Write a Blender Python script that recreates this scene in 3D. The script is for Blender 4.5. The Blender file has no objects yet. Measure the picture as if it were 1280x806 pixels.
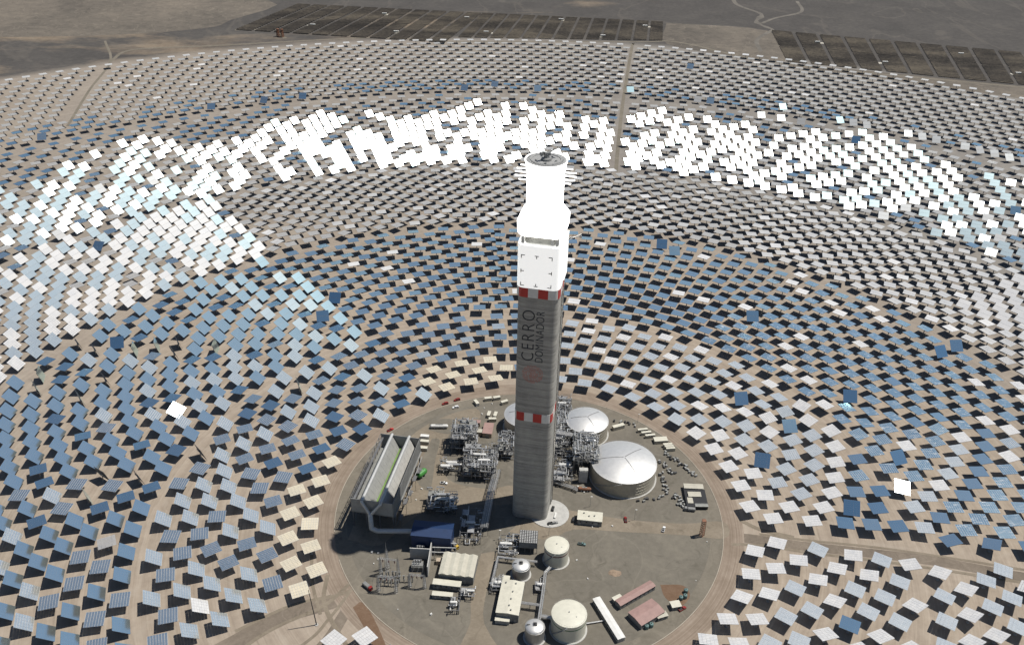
import bpy, bmesh, math, random
import numpy as np
from mathutils import Vector, Matrix
random.seed(7)
R_ = math.radians
scn = bpy.context.scene
COL = scn.collection

# ------------------------------------------------------------------ camera
CAM_LOC = Vector((-7.44, -441.9, 423.85))
YAW, PITCH, ROLL = -0.01796, 0.55596, 0.02277
FPX = 1120.0
fw = Vector((math.sin(YAW)*math.cos(PITCH), math.cos(YAW)*math.cos(PITCH), -math.sin(PITCH)))
rt = Vector((math.cos(YAW), -math.sin(YAW), 0)); up = rt.cross(fw)
c_, s_ = math.cos(ROLL), math.sin(ROLL)
rt, up = c_*rt + s_*up, -s_*rt + c_*up
cam_d = bpy.data.cameras.new('camera'); cam = bpy.data.objects.new('camera', cam_d); COL.objects.link(cam)
M = Matrix((rt, up, -fw)).transposed().to_4x4(); M.translation = CAM_LOC
cam.matrix_world = M
cam_d.sensor_width = 36; cam_d.lens = 36*FPX/1280; cam_d.clip_start = 1; cam_d.clip_end = 60000
scn.camera = cam

# ------------------------------------------------------------------ light
SUN_EL, SUN_AZ = 63.5, 18.0          # azimuth from +x towards +y
SUN = Vector((math.cos(R_(SUN_EL))*math.cos(R_(SUN_AZ)), math.cos(R_(SUN_EL))*math.sin(R_(SUN_AZ)), math.sin(R_(SUN_EL))))
w = bpy.data.worlds.new('World'); scn.world = w; w.use_nodes = True
nt = w.node_tree; nt.nodes.clear()
sky = nt.nodes.new('ShaderNodeTexSky'); sky.sky_type = 'NISHITA'; sky.sun_disc = False
sky.sun_elevation = R_(SUN_EL); sky.sun_rotation = R_(90 - SUN_AZ); sky.altitude = 1400; sky.air_density = 1.0; sky.dust_density = 0.6
bg = nt.nodes.new('ShaderNodeBackground'); bg.inputs[1].default_value = 0.071
wo = nt.nodes.new('ShaderNodeOutputWorld'); nt.links.new(sky.outputs[0], bg.inputs[0]); nt.links.new(bg.outputs[0], wo.inputs[0])
sl = bpy.data.lights.new('sun', 'SUN'); sl.energy = 5.0; sl.angle = R_(0.53); sl.color = (1.0, 0.96, 0.9)
so = bpy.data.objects.new('sun', sl); COL.objects.link(so); so.location = (200, 60, 600)
so.rotation_euler = SUN.to_track_quat('Z', 'Y').to_euler()
scn.view_settings.view_transform = 'Standard'; scn.view_settings.look = 'None'
scn.view_settings.exposure = 0.0; scn.view_settings.gamma = 1.0
scn.view_settings.use_curve_mapping = False
scn.cycles.caustics_reflective = False; scn.cycles.caustics_refractive = False
scn.cycles.max_bounces = 5; scn.cycles.diffuse_bounces = 3; scn.cycles.glossy_bounces = 3

# ------------------------------------------------------------------ materials
def ramp(n, stops):
    e = n.color_ramp.elements
    while len(e) > 1: e.remove(e[-1])
    e[0].position = stops[0][0]; e[0].color = (*stops[0][1], 1)
    for pz, cc in stops[1:]:
        k = e.new(pz); k.color = (*cc, 1)
class NT:
    """small wrapper for building node trees"""
    def __init__(s, name):
        s.m = bpy.data.materials.new(name); s.m.use_nodes = True; s.t = s.m.node_tree
        s.b = s.t.nodes['Principled BSDF']
    def n(s, typ, **kw):
        x = s.t.nodes.new(typ)
        for k, v in kw.items(): setattr(x, k, v)
        return x
    def l(s, a, b): s.t.links.new(a, b)
    def noise(s, vec, scale, detail=4, rough=.6, dist=0.0):
        x = s.n('ShaderNodeTexNoise'); x.inputs['Scale'].default_value = scale; x.inputs['Detail'].default_value = detail
        x.inputs['Roughness'].default_value = rough; x.inputs['Distortion'].default_value = dist
        if vec is not None: s.l(vec, x.inputs['Vector'])
        return x.outputs['Fac']
    def ramp(s, fac, stops):
        x = s.n('ShaderNodeValToRGB'); ramp(x, stops); s.l(fac, x.inputs[0]); return x.outputs[0]
    def mix(s, fac, a, b, typ='MIX'):
        x = s.n('ShaderNodeMix', data_type='RGBA', blend_type=typ)
        for sock, v in ((x.inputs['Factor'], fac), (x.inputs['A'], a), (x.inputs['B'], b)):
            if isinstance(v, (int, float)): sock.default_value = v
            elif isinstance(v, tuple): sock.default_value = (*v, 1)
            else: s.l(v, sock)
        return x.outputs['Result']
    def math(s, op, a, b=None, c=None, clamp=False):
        x = s.n('ShaderNodeMath', operation=op); x.use_clamp = clamp
        for i, v in enumerate((a, b, c)):
            if v is None: continue
            if isinstance(v, (int, float)): x.inputs[i].default_value = v
            else: s.l(v, x.inputs[i])
        return x.outputs[0]
    def pos(s): return s.n('ShaderNodeNewGeometry').outputs['Position']
    def scale(s, vec, v):
        x = s.n('ShaderNodeMapping'); x.inputs['Scale'].default_value = v; s.l(vec, x.inputs['Vector']); return x.outputs[0]
    def objco(s): return s.n('ShaderNodeTexCoord').outputs['Object']

def simple(name, col, rough=.7, metal=0.0, var=.25, scale=.35, emit=None):
    a = NT(name)
    f = a.noise(a.pos(), scale, 5, .65)
    lo = tuple(max(0, x*(1-var)) for x in col); hi = tuple(min(1, x*(1+var*.7)) for x in col)
    c = a.ramp(f, [(.3, lo), (.7, hi)]); a.l(c, a.b.inputs['Base Color'])
    a.b.inputs['Roughness'].default_value = rough; a.b.inputs['Metallic'].default_value = metal
    return a.m

MAT = {}
for nm, col, ro, me, va in [
    ('white_paint', (.64, .63, .59), .55, 0, .12), ('cream_roof', (.54, .515, .42), .6, 0, .12), ('cream_roof_dark', (.42, .395, .32), .6, 0, .12),
    ('tank_cream', (.58, .56, .46), .45, 0, .08), ('grey_wall', (.20, .20, .19), .7, 0, .2), ('grey_panel', (.30, .30, .28), .6, 0, .15),
    ('dark_steel', (.07, .07, .07), .6, .3, .3), ('steel', (.20, .20, .20), .5, .5, .25), ('galv', (.38, .38, .37), .5, .5, .25),
    ('lagging', (.62, .61, .58), .38, .75, .15), ('duct', (.46, .46, .44), .5, .2, .12), ('pink_roof', (.30, .19, .165), .7, 0, .15),
    ('blue_clad', (.008, .028, .085), .5, 0, .12), ('green', (.05, .22, .04), .5, 0, .15), ('green_pale', (.15, .26, .06), .6, 0, .15),
    ('teal', (.10, .17, .16), .6, 0, .2), ('red_paint', (.42, .025, .02), .5, 0, .12), ('black', (.012, .012, .013), .6, 0, .2),
    ('rust', (.22, .10, .055), .75, 0, .3), ('car_red', (.25, .03, .025), .35, .1, .1), ('car_white', (.7, .7, .68), .35, 0, .05),
    ('glass_dark', (.02, .025, .03), .12, 0, .1), ('yellow', (.55, .36, .04), .5, 0, .12), ('slab', (.46, .43, .36), .8, 0, .12),
    ('concrete_pale', (.42, .41, .38), .85, 0, .15), ('silver_dome', (.66, .65, .62), .46, .6, .08), ('silver_shell', (.36, .36, .35), .45, .6, .1),
    ('tank_shell', (.40, .37, .30), .45, .35, .12), ('letter', (.02, .022, .03), .7, 0, .1), ('emblem', (.55, .085, .04), .8, 0, .2),
    ('pale_frame', (.62, .62, .60), .5, .2, .1), ('deck_grey', (.30, .30, .29), .7, 0, .15), ('sandstone_trim', (.40, .33, .25), .9, 0, .2),
    ('dirt', (.27, .20, .14), .95, 0, .3), ('green_band', (.05, .13, .06), .6, 0, .1), ('maroon_band', (.13, .03, .03), .6, 0, .1),
    ('mat_white_board', (.8, .79, .76), .6, 0, .04), ('louvre', (.24, .24, .22), .6, .2, .2)]:
    MAT[nm] = simple(nm, col, ro, me, va)

def mirror(name, dust_refl, dust_refl_col, rough=.24, grid=True, speck=0.0, tint=(.86, .93, .95)):
    """silvered glass with a film of dust on top; dust lies in soft streaks, its colour also paints in reflections"""
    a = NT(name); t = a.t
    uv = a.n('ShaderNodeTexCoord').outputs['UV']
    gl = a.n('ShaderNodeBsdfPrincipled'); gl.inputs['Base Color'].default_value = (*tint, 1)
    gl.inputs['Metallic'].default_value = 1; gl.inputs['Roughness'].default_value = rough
    df = a.n('ShaderNodeBsdfDiffuse'); df.inputs['Color'].default_value = (*dust_refl_col, 1)  # diffuse coat carries real dust and painted-in reflection tones
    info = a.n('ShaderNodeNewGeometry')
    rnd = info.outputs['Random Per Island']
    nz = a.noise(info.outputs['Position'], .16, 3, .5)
    d = a.math('MULTIPLY_ADD', nz, dust_refl*.36, dust_refl*.82)
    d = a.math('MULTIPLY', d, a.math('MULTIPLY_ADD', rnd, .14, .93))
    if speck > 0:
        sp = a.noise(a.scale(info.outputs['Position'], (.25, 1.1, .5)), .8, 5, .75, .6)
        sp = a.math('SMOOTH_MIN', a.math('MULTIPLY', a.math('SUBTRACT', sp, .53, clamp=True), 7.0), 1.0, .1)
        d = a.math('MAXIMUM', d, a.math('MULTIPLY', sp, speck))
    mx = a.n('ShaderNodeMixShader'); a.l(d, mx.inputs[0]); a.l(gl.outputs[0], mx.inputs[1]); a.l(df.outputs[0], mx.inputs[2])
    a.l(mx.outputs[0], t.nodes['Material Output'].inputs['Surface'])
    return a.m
MIR = dict(
    b=mirror('mirror_clean', .11, (.50, .50, .47), .19, tint=(.70, .98, 1.0)),
    d=mirror('mirror_clean_still', .05, (.5, .5, .48), .18, tint=(.70, .98, 1.0)),
    n=mirror('mirror_clean_upright', .01, (.5, .5, .48), .15, tint=(.70, .98, 1.0)),
    s=mirror('mirror_streaked', .14, (.60, .60, .57), .22, tint=(.72, .98, 1.0)),
    l=mirror('mirror_pale_blue', .30, (.66, .65, .60), .20, tint=(.74, .99, 1.0)),  # larger diffuse share, pale blue tone
    w=mirror('mirror_painted_glare', .70, (.72, .695, .65), .20),  # white sun glare painted in as a heavy diffuse coat
    v=mirror('mirror_pale_reflection', .72, (.55, .53, .49), .22),  # bright horizon reflection painted into the pale coat
    g=mirror('mirror_grey_reflection', .68, (.42, .395, .35), .30),  # dust plus painted grey of the reflected horizon
    r=mirror('mirror_silver_grey', .50, (.60, .61, .585), .22, tint=(.80, .97, 1.0)),  # even mix of diffuse and mirror, silver grey tone
    c=mirror('mirror_sandy_reflection', .80, (.66, .58, .42), .35),  # sandy dust plus painted-in reflection of the desert ground
    p=mirror('mirror_patchy_dust', .05, (.70, .70, .68), .24, speck=.75, tint=(.70, .98, 1.0)),
    W=mirror('mirror_bright', .35, (.80, .80, .78), .40),
)

def concrete_mat():
    a = NT('tower_concrete'); P = a.objco()
    bands = a.noise(a.scale(P, (.02, .02, .55)), 1.0, 6, .75)
    fine = a.noise(a.scale(P, (.25, .25, 1.6)), 1.0, 5, .7)
    blot = a.noise(a.scale(P, (.10, .10, .03)), 1.0, 4, .6)
    z = a.n('ShaderNodeSeparateXYZ'); a.l(P, z.inputs[0])
    lift = a.math('FRACT', a.math('MULTIPLY', z.outputs['Z'], 1/3.6))
    joint = a.math('LESS_THAN', lift, .07)
    f = a.math('ADD', a.math('MULTIPLY', bands, .5), a.math('ADD', a.math('MULTIPLY', fine, .3), a.math('MULTIPLY', blot, .2)))
    c = a.ramp(f, [(.37, (.17, .165, .15)), (.5, (.31, .30, .27)), (.63, (.46, .44, .385))])
    c = a.mix(a.math('MULTIPLY', joint, .35), c, (.16, .155, .14))
    a.l(c, a.b.inputs['Base Color']); a.b.inputs['Roughness'].default_value = .85
    return a.m
MAT['concrete'] = concrete_mat()

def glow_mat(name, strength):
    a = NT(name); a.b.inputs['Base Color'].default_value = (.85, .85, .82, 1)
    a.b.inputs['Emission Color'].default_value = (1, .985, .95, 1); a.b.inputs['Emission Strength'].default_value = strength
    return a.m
MAT['receiver_glow'] = glow_mat('receiver_glow', 5.0)  # emission stands in for concentrated mirror light on receiver and heat shield
MAT['shield_glow'] = glow_mat('shield_glow', 2.2)  # added glow imitates beam light on the upper shield and side fins
MAT['target_beam_glow'] = glow_mat('target_beam_glow', .62)  # emission stands in for mirror beams on the white box and side cladding

def ground_mat():
    a = NT('desert_ground'); P = a.pos()
    z = a.n('ShaderNodeSeparateXYZ'); a.l(P, z.inputs[0])
    r = a.math('SQRT', a.math('ADD', a.math('MULTIPLY', z.outputs[0], z.outputs[0]), a.math('MULTIPLY', z.outputs[1], z.outputs[1])))
    big = a.noise(a.scale(P, (.0021, .0052, 1)), 1.0, 7, .62, .4)
    mid = a.noise(P, .012, 6, .65, .3)
    fine = a.noise(P, .11, 6, .7)
    # inside the mirror field: pale graded sand with wheel tracks that follow the rings
    wob = a.math('MULTIPLY_ADD', a.noise(P, .02, 3, .5), 9.0, r)
    trk = a.noise(a_comb(a, a.math('MULTIPLY', wob, .22), mid), 1.0, 4, .75)
    trk2 = a.noise(a_comb(a, a.math('MULTIPLY', r, .75), big), 1.0, 3, .7)
    sand = a.ramp(mid, [(.25, (0.231, 0.183, 0.141)), (.5, (0.311, 0.254, 0.196)), (.75, (0.381, 0.320, 0.254))])
    sand = a.mix(.55, sand, a.ramp(trk, [(.32, (0.197, 0.158, 0.121)), (.5, (0.306, 0.252, 0.196)), (.68, (0.425, 0.362, 0.293))]))
    sand = a.mix(.28, sand, a.ramp(trk2, [(.35, (0.197, 0.158, 0.123)), (.65, (0.415, 0.356, 0.281))]))
    sand = a.mix(.25, sand, a.ramp(fine, [(.3, (0.158, 0.127, 0.100)), (.7, (0.455, 0.389, 0.314))]))
    tn = a.noise(a.scale(P, (.016, .016, 1)), 1.0, 3, .45, 1.2)
    tv = a.math('SUBTRACT', 1.0, a.math('MULTIPLY', a.math('ABSOLUTE', a.math('SUBTRACT', tn, .5)), 60.0), clamp=True)
    sand = a.mix(a.math('MULTIPLY', tv, .4), sand, (0.338, 0.292, 0.237))
    # farther rings stand on greyer gravel
    gsand = a.ramp(a.math('ADD', a.math('MULTIPLY', mid, .6), a.math('MULTIPLY', fine, .4)), [(.3, (0.149, 0.137, 0.128)), (.5, (0.214, 0.198, 0.176)), (.7, (0.274, 0.254, 0.222))])
    side = a.math('MULTIPLY_ADD', z.outputs[0], .00055, .45)
    gfac = a.math('MULTIPLY', a.math('MULTIPLY', a.math('SUBTRACT', r, 330.0, clamp=False), .004, clamp=True), a.math('ADD', side, .35, clamp=True), clamp=True)
    sand = a.mix(gfac, sand, gsand)
    # untouched desert beyond: dark stony pavement with sandy washes
    wash = a.n('ShaderNodeTexNoise'); wash.inputs['Scale'].default_value = 1.0; wash.inputs['Detail'].default_value = 7
    wash.inputs['Distortion'].default_value = 1.6; a.l(a.scale(P, (.0042, .0022, 1)), wash.inputs['Vector'])
    ridge = a.math('ABSOLUTE', a.math('SUBTRACT', wash.outputs['Fac'], .5))
    vein = a.math('SUBTRACT', 1.0, a.math('MULTIPLY', ridge, 60.0), clamp=True)
    stone = a.ramp(a.math('ADD', a.math('MULTIPLY', mid, .5), a.math('MULTIPLY', fine, .5)), [(.3, (0.054, 0.051, 0.047)), (.5, (0.078, 0.072, 0.066)), (.72, (0.109, 0.100, 0.088))])
    xb = a.math('MULTIPLY_ADD', z.outputs[0], -.00016, -.10)
    beige = a.math('MULTIPLY', a.math('SUBTRACT', a.math('ADD', big, xb), .50), 9.0, clamp=True)
    bsand = a.ramp(a.math('ADD', a.math('MULTIPLY', mid, .5), a.math('MULTIPLY', fine, .5)), [(.3, (0.137, 0.106, 0.077)), (.6, (0.226, 0.182, 0.134))])
    des = a.mix(beige, stone, bsand)
    des = a.mix(a.math('MULTIPLY', vein, .12), des, (0.250, 0.215, 0.172))
    edge = a.math('MULTIPLY', a.math('SUBTRACT', a.math('MULTIPLY_ADD', mid, 40.0, r), 1225.0), .03, clamp=True)
    c = a.mix(edge, sand, des)
    a.l(c, a.b.inputs['Base Color']); a.b.inputs['Roughness'].default_value = .95
    a.b.inputs['Specular IOR Level'].default_value = .15
    bp = a.n('ShaderNodeBump'); bp.inputs['Strength'].default_value = .5; bp.inputs['Distance'].default_value = .6
    a.l(a.math('ADD', fine, a.math('MULTIPLY', trk, .6)), bp.inputs['Height']); a.l(bp.outputs[0], a.b.inputs['Normal'])
    return a.m
def a_comb(a, x, y):
    k = a.n('ShaderNodeCombineXYZ'); a.l(x, k.inputs[0]); a.l(y, k.inputs[1]); return k.outputs[0]
def earth(name, lo, mid_, hi, scale=.05, tracks=0.0):
    a = NT(name); P = a.pos()
    f = a.math('ADD', a.math('MULTIPLY', a.noise(P, scale, 6, .62, .5), .6), a.math('MULTIPLY', a.noise(P, scale*9, 5, .7), .4))
    c = a.ramp(f, [(.3, lo), (.5, mid_), (.7, hi)])
    if tracks:
        for sc, wd, col in ((.021, 70.0, tuple(min(1, x*1.35) for x in hi)), (.034, 55.0, tuple(x*.62 for x in lo))):
            tn = a.noise(a.scale(P, (sc, sc, 1)), 1.0, 2, .4, 1.0)
            tv = a.math('SUBTRACT', 1.0, a.math('MULTIPLY', a.math('ABSOLUTE', a.math('SUBTRACT', tn, .5)), wd), clamp=True)
            c = a.mix(a.math('MULTIPLY', tv, tracks), c, col)
        st = a.noise(P, .09, 4, .65, .8)
        c = a.mix(a.math('MULTIPLY', a.math('SUBTRACT', st, .60, clamp=True), 4.0, clamp=True), c, tuple(x*.6 for x in lo))
        fx = a.noise(P, .9, 3, .8)
        c = a.mix(a.math('MULTIPLY', a.math('SUBTRACT', fx, .64, clamp=True), 5.0, clamp=True), c, tuple(min(1, x*1.5) for x in hi))
    a.l(c, a.b.inputs['Base Color'])
    a.b.inputs['Roughness'].default_value = .95; a.b.inputs['Specular IOR Level'].default_value = .15
    return a.m
def ring_mat():
    a = NT('ring_road_earth'); P = a.pos()
    z = a.n('ShaderNodeSeparateXYZ'); a.l(P, z.inputs[0])
    r = a.math('SQRT', a.math('ADD', a.math('POWER', a.math('ADD', z.outputs[0], 1.3), 2.0), a.math('POWER', a.math('SUBTRACT', z.outputs[1], 4.1), 2.0)))
    t = a.noise(a_comb(a, a.math('MULTIPLY', r, 1.1), a.noise(P, .03, 3, .5)), 1.0, 4, .8)
    f = a.math('ADD', a.math('MULTIPLY', t, .6), a.math('MULTIPLY', a.noise(P, .06, 5, .7), .4))
    a.l(a.ramp(f, [(.34, (0.149, 0.115, 0.085)), (.5, (0.236, 0.187, 0.143)), (.66, (0.332, 0.278, 0.223))]), a.b.inputs['Base Color'])
    a.b.inputs['Roughness'].default_value = .95; a.b.inputs['Specular IOR Level'].default_value = .15
    return a.m
MAT['ground'] = ground_mat()
MAT['ring_earth'] = ring_mat()
MAT['yard'] = earth('yard_gravel', (0.117, 0.106, 0.083), (0.152, 0.137, 0.111), (0.196, 0.176, 0.139), .03, .2)
MAT['yard_sand'] = earth('yard_sand', (0.156, 0.129, 0.096), (0.205, 0.172, 0.129), (0.255, 0.216, 0.165), .05, .2)
MAT['lane'] = earth('lane_gravel', (0.137, 0.122, 0.095), (0.172, 0.152, 0.120), (0.213, 0.189, 0.148), .05, .2)
MAT['road_earth'] = earth('track_earth', (0.117, 0.098, 0.078), (0.172, 0.142, 0.111), (0.234, 0.195, 0.152), .05, .2)
MAT['red_earth'] = earth('red_earth', (0.117, 0.070, 0.043), (0.156, 0.101, 0.066), (0.218, 0.156, 0.109), .09)
MAT['sand_flat'] = earth('sand_flat', (.080, .072, .062), (.140, .122, .100), (.205, .175, .138), .006, .3)
MAT['wash'] = earth('wash_sand', (.09, .083, .074), (.145, .132, .113), (.22, .20, .17), .02)
MAT['kerb'] = earth('kerb_concrete', (0.265, 0.234, 0.187), (0.328, 0.289, 0.234), (0.390, 0.351, 0.289), .2)
def pv_mat():
    a = NT('solar_cells'); P = a.pos()
    f = a.math('ADD', a.math('MULTIPLY', a.noise(a.scale(P, (.006, .016, 1)), 1.0, 6, .7, .6), .75), a.math('MULTIPLY', a.noise(P, .2, 4, .7), .25))
    a.l(a.ramp(f, [(.40, (.016, .015, .014)), (.5, (.050, .044, .037)), (.60, (.115, .098, .074))]), a.b.inputs['Base Color'])
    a.b.inputs['Roughness'].default_value = .85; a.b.inputs['Specular IOR Level'].default_value = .1; return a.m
MAT['pv'] = pv_mat()

# ------------------------------------------------------------------ mesh helpers
class MB:
    def __init__(s): s.v = []; s.f = []; s.mi = []; s.uv = {}
    def add(s, vs, fs, mi=0):
        o = len(s.v); s.v += [tuple(v) for v in vs]
        for f in fs: s.f.append(tuple(i+o for i in f)); s.mi.append(mi)
    def box(s, c, d, rz=0, mi=0, taper=1.0):
        x, y, z = (k/2 for k in d); ca, sa = math.cos(rz), math.sin(rz); vs = []
        for zz, t in ((-z, 1), (z, taper)):
            for xx, yy in ((-x*t, -y*t), (x*t, -y*t), (x*t, y*t), (-x*t, y*t)):
                vs.append((c[0]+ca*xx-sa*yy, c[1]+sa*xx+ca*yy, c[2]+zz))
        s.add(vs, [(3, 2, 1, 0), (4, 5, 6, 7), (0, 1, 5, 4), (1, 2, 6, 5), (2, 3, 7, 6), (3, 0, 4, 7)], mi)
    def tube(s, a, b, r, n=6, r2=None, mi=0, caps=True):
        a, b = Vector(a), Vector(b); d = (b-a)
        if d.length < 1e-6: return
        d.normalize(); x = d.orthogonal().normalized(); y = d.cross(x); r2 = r if r2 is None else r2; vs = []
        for pz, rr in ((a, r), (b, r2)):
            for i in range(n):
                t = 2*math.pi*i/n; vs.append(pz + x*math.cos(t)*rr + y*math.sin(t)*rr)
        fs = [(i, (i+1) % n, n+(i+1) % n, n+i) for i in range(n)]
        if caps: fs += [tuple(range(n-1, -1, -1)), tuple(range(n, 2*n))]
        s.add(vs, fs, mi)
    def path(s, pts, r, n=6, mi=0):
        for a, b in zip(pts[:-1], pts[1:]): s.tube(a, b, r, n, mi=mi)
        for pz in pts[1:-1]: s.ball(pz, r*1.02, 6, 4, mi)
    def ball(s, c, r, n=10, m=6, mi=0, sz=1.0):
        vs = [(c[0], c[1], c[2]-r*sz)]
        for j in range(1, m):
            t = -math.pi/2 + math.pi*j/m
            for i in range(n): vs.append((c[0]+r*math.cos(t)*math.cos(2*math.pi*i/n), c[1]+r*math.cos(t)*math.sin(2*math.pi*i/n), c[2]+r*sz*math.sin(t)))
        vs.append((c[0], c[1], c[2]+r*sz)); fs = []
        for i in range(n): fs.append((0, 1+(i+1) % n, 1+i))
        for j in range(m-2):
            for i in range(n): fs.append((1+j*n+i, 1+j*n+(i+1) % n, 1+(j+1)*n+(i+1) % n, 1+(j+1)*n+i))
        k = len(vs)-1
        for i in range(n): fs.append((k-n+i, k-n+(i+1) % n, k))
        s.add(vs, fs, mi)
    def lathe(s, prof, c=(0, 0, 0), n=48, mi=0):
        vs = []
        for r, z in prof:
            for i in range(n): vs.append((c[0]+r*math.cos(2*math.pi*i/n), c[1]+r*math.sin(2*math.pi*i/n), c[2]+z))
        fs = []
        for j in range(len(prof)-1):
            for i in range(n): fs.append((j*n+i, j*n+(i+1) % n, (j+1)*n+(i+1) % n, (j+1)*n+i))
        s.add(vs, fs, mi)
    def loft(s, rings, mi=0, caps=True):
        n = len(rings[0]); vs = [v for r in rings for v in r]; fs = []
        for j in range(len(rings)-1):
            for i in range(n): fs.append((j*n+i, j*n+(i+1) % n, (j+1)*n+(i+1) % n, (j+1)*n+i))
        if caps: fs += [tuple(range(n-1, -1, -1)), tuple(range((len(rings)-1)*n, len(rings)*n))]
        s.add(vs, fs, mi)
    def prism(s, pts, z0, z1, mi=0):
        s.loft([[(x, y, z0) for x, y in pts], [(x, y, z1) for x, y in pts]], mi)
    def sheet(s, pts, z, mi=0):
        s.add([(x, y, z) for x, y in pts], [tuple(range(len(pts)))], mi)
    def quad(s, a, b, c, d, mi=0): s.add([a, b, c, d], [(0, 1, 2, 3)], mi)
    def build(s, name, mats, parent=None, smooth=False, loc=None, rz=0):
        me = bpy.data.meshes.new(name); me.from_pydata(s.v, [], s.f)
        if not isinstance(mats, (list, tuple)): mats = [mats]
        for m in mats: me.materials.append(MAT[m] if isinstance(m, str) else m)
        if len(mats) > 1: me.polygons.foreach_set('material_index', s.mi)
        if smooth:
            me.polygons.foreach_set('use_smooth', [True]*len(me.polygons))
            me.set_sharp_from_angle(angle=R_(35))
        me.update()
        o = bpy.data.objects.new(name, me); COL.objects.link(o)
        if parent is not None: o.parent = parent
        if loc is not None: o.location = loc; o.rotation_euler.z = rz
        return o
def tag(o, label=None, cat=None, group=None, kind=None):
    if label: o['label'] = label
    if cat: o['category'] = cat
    if group: o['group'] = group
    if kind: o['kind'] = kind
    return o
def thing(name, label, cat, loc=(0, 0, 0), rz=0, group=None):
    o = bpy.data.objects.new(name, None); COL.objects.link(o); o.location = loc; o.rotation_euler.z = rz
    o.empty_display_size = 1
    return tag(o, label, cat, group)
def struct(o): o['kind'] = 'structure'; return o
def copy_tree(o, parent=None):
    c = o.copy(); COL.objects.link(c)
    if parent is not None: c.parent = parent
    for ch in list(o.children): copy_tree(ch, c)
    return c
def arc(cx, cy, r, n=180, a0=0, a1=360): return [(cx+r*math.cos(R_(a0+(a1-a0)*i/n)), cy+r*math.sin(R_(a0+(a1-a0)*i/n))) for i in range(n+(0 if a1-a0 == 360 else 1))]
# ------------------------------------------------------------------ ground, roads, yard
RC = (-1.3, 4.1)
g = MB(); g.sheet([(-26000, -26000), (26000, -26000), (26000, 26000), (-26000, 26000)], 0)
struct(g.build('ground', 'ground'))
def strip(name, pts, wd, z, mat):
    """a road ribbon along a polyline"""
    m = MB(); n = len(pts); L = []; Rr = []
    for i, p in enumerate(pts):
        a = Vector(pts[max(0, i-1)]); b = Vector(pts[min(n-1, i+1)]); d = (b-a).normalized(); q = Vector((-d.y, d.x))
        ww = wd[i] if isinstance(wd, (list, tuple)) else wd
        L.append(Vector(p)+q*ww/2); Rr.append(Vector(p)-q*ww/2)
    for i in range(n-1):
        m.quad((Rr[i].x, Rr[i].y, z), (Rr[i+1].x, Rr[i+1].y, z), (L[i+1].x, L[i+1].y, z), (L[i].x, L[i].y, z))
    return struct(m.build(name, mat))
def smooth_line(pts, k=8):
    out = []
    P = [Vector(p) for p in pts]; P = [P[0]*2-P[1]]+P+[P[-1]*2-P[-2]]
    for i in range(1, len(P)-2):
        for j in range(k):
            t = j/k; a, b, c, d = P[i-1], P[i], P[i+1], P[i+2]
            out.append(tuple(.5*((2*b)+(c-a)*t+(2*a-5*b+4*c-d)*t*t+(3*b-a-3*c+d)*t**3)))
    out.append(tuple(P[-2])); return out
strip('service_road', smooth_line([(122, -18), (140, -16), (174.5, -21), (249, -29), (309, -41), (420, -62), (620, -100)]), 8.0, .03, 'road_earth')
strip('access_road', smooth_line([(-106, -62), (-114, -78), (-145, -93), (-170, -115), (-215, -150), (-300, -215)]), [9, 13]+[11]*60, .03, 'road_earth')
strip('access_road', smooth_line([(-104, -72), (-109, -92), (-118, -115), (-150, -160)]), 7, .045, 'road_earth')
strip('field_track', smooth_line([(98, 600), (106, 680), (128, 880), (166, 1180), (172, 1205)]), 5, .03, 'lane')
strip('field_track', smooth_line([(-632, 703), (-670, 860), (-700, 1008), (-760, 1130)]), 4, .03, 'lane')
strip('field_track', smooth_line([(-455, 1180), (-470, 1205), (-485, 1240), (-560, 1228)]), 7, .03, 'lane')
strip('field_track', smooth_line([(-700, 1008), (-690, 1080), (-560, 1120), (-300, 1200), (-160, 1190), (-60, 1200), (180, 1222), (260, 1225), (420, 1105), (800, 1000)]), 6, .045, 'lane')
TZ = .07
for pts_, w__ in (([(-109, -66), (-122, -84), (-150, -104), (-190, -146), (-290, -222)], 2.4), ([(-107, -70), (-116, -92), (-128, -112), (-170, -150), (-240, -215)], 2.0), ([(-104, -66), (-112, -74), (-140, -84), (-168, -104)], 2.2), ([(-124, -60), (-122, -80), (-112, -98), (-96, -118), (-80, -128)], 2.6), ([(-138, -40), (-132, -66), (-122, -90)], 2.0)):
    TZ += .006; strip('wheel_track', smooth_line(pts_), w__, TZ, 'yard_sand')
for pts_, w__ in (([(130, -22), (150, -22), (180, -27), (250, -36), (420, -66)], 2.2), ([(150, -12), (180, -16), (250, -24), (420, -55)], 2.0), ([(140, 0), (152, -8), (172, -14)], 3)):
    TZ += .006; strip('wheel_track', smooth_line(pts_), w__, TZ, 'yard_sand')
def patch(name, pts, z, mat='yard_sand', k=4):
    P = smooth_line(pts+[pts[0]], k)[:-1]
    m = MB(); m.sheet(P, z); return struct(m.build(name, mat))
patch('sand_flat', [(250, 1372), (440, 1330), (424, 1120), (330, 1150), (232, 1215)], .035, 'sand_flat')
patch('sand_flat', [(430, 1106), (600, 1062), (820, 1000), (1020, 940), (1010, 880), (800, 925), (560, 1035), (432, 1085)], .04, 'sand_flat')
patch('sand_flat', [(-1500, 1500), (-1000, 1480), (-560, 1470), (-590, 1300), (-620, 1235), (-800, 1160), (-1150, 1120), (-1500, 1150)], .02, 'sand_flat')
strip('dry_wash', smooth_line([(452, 1340), (432, 1400), (455, 1470), (420, 1560), (440, 1700)]), [6, 7, 9, 12, 8, 6, 9, 14, 10, 7, 6, 8, 12, 15, 10, 7]+[9]*40, .03, 'wash')
strip('dry_wash', smooth_line([(440, 1390), (480, 1440), (545, 1500), (560, 1600)]), 7, .045, 'wash')
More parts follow.
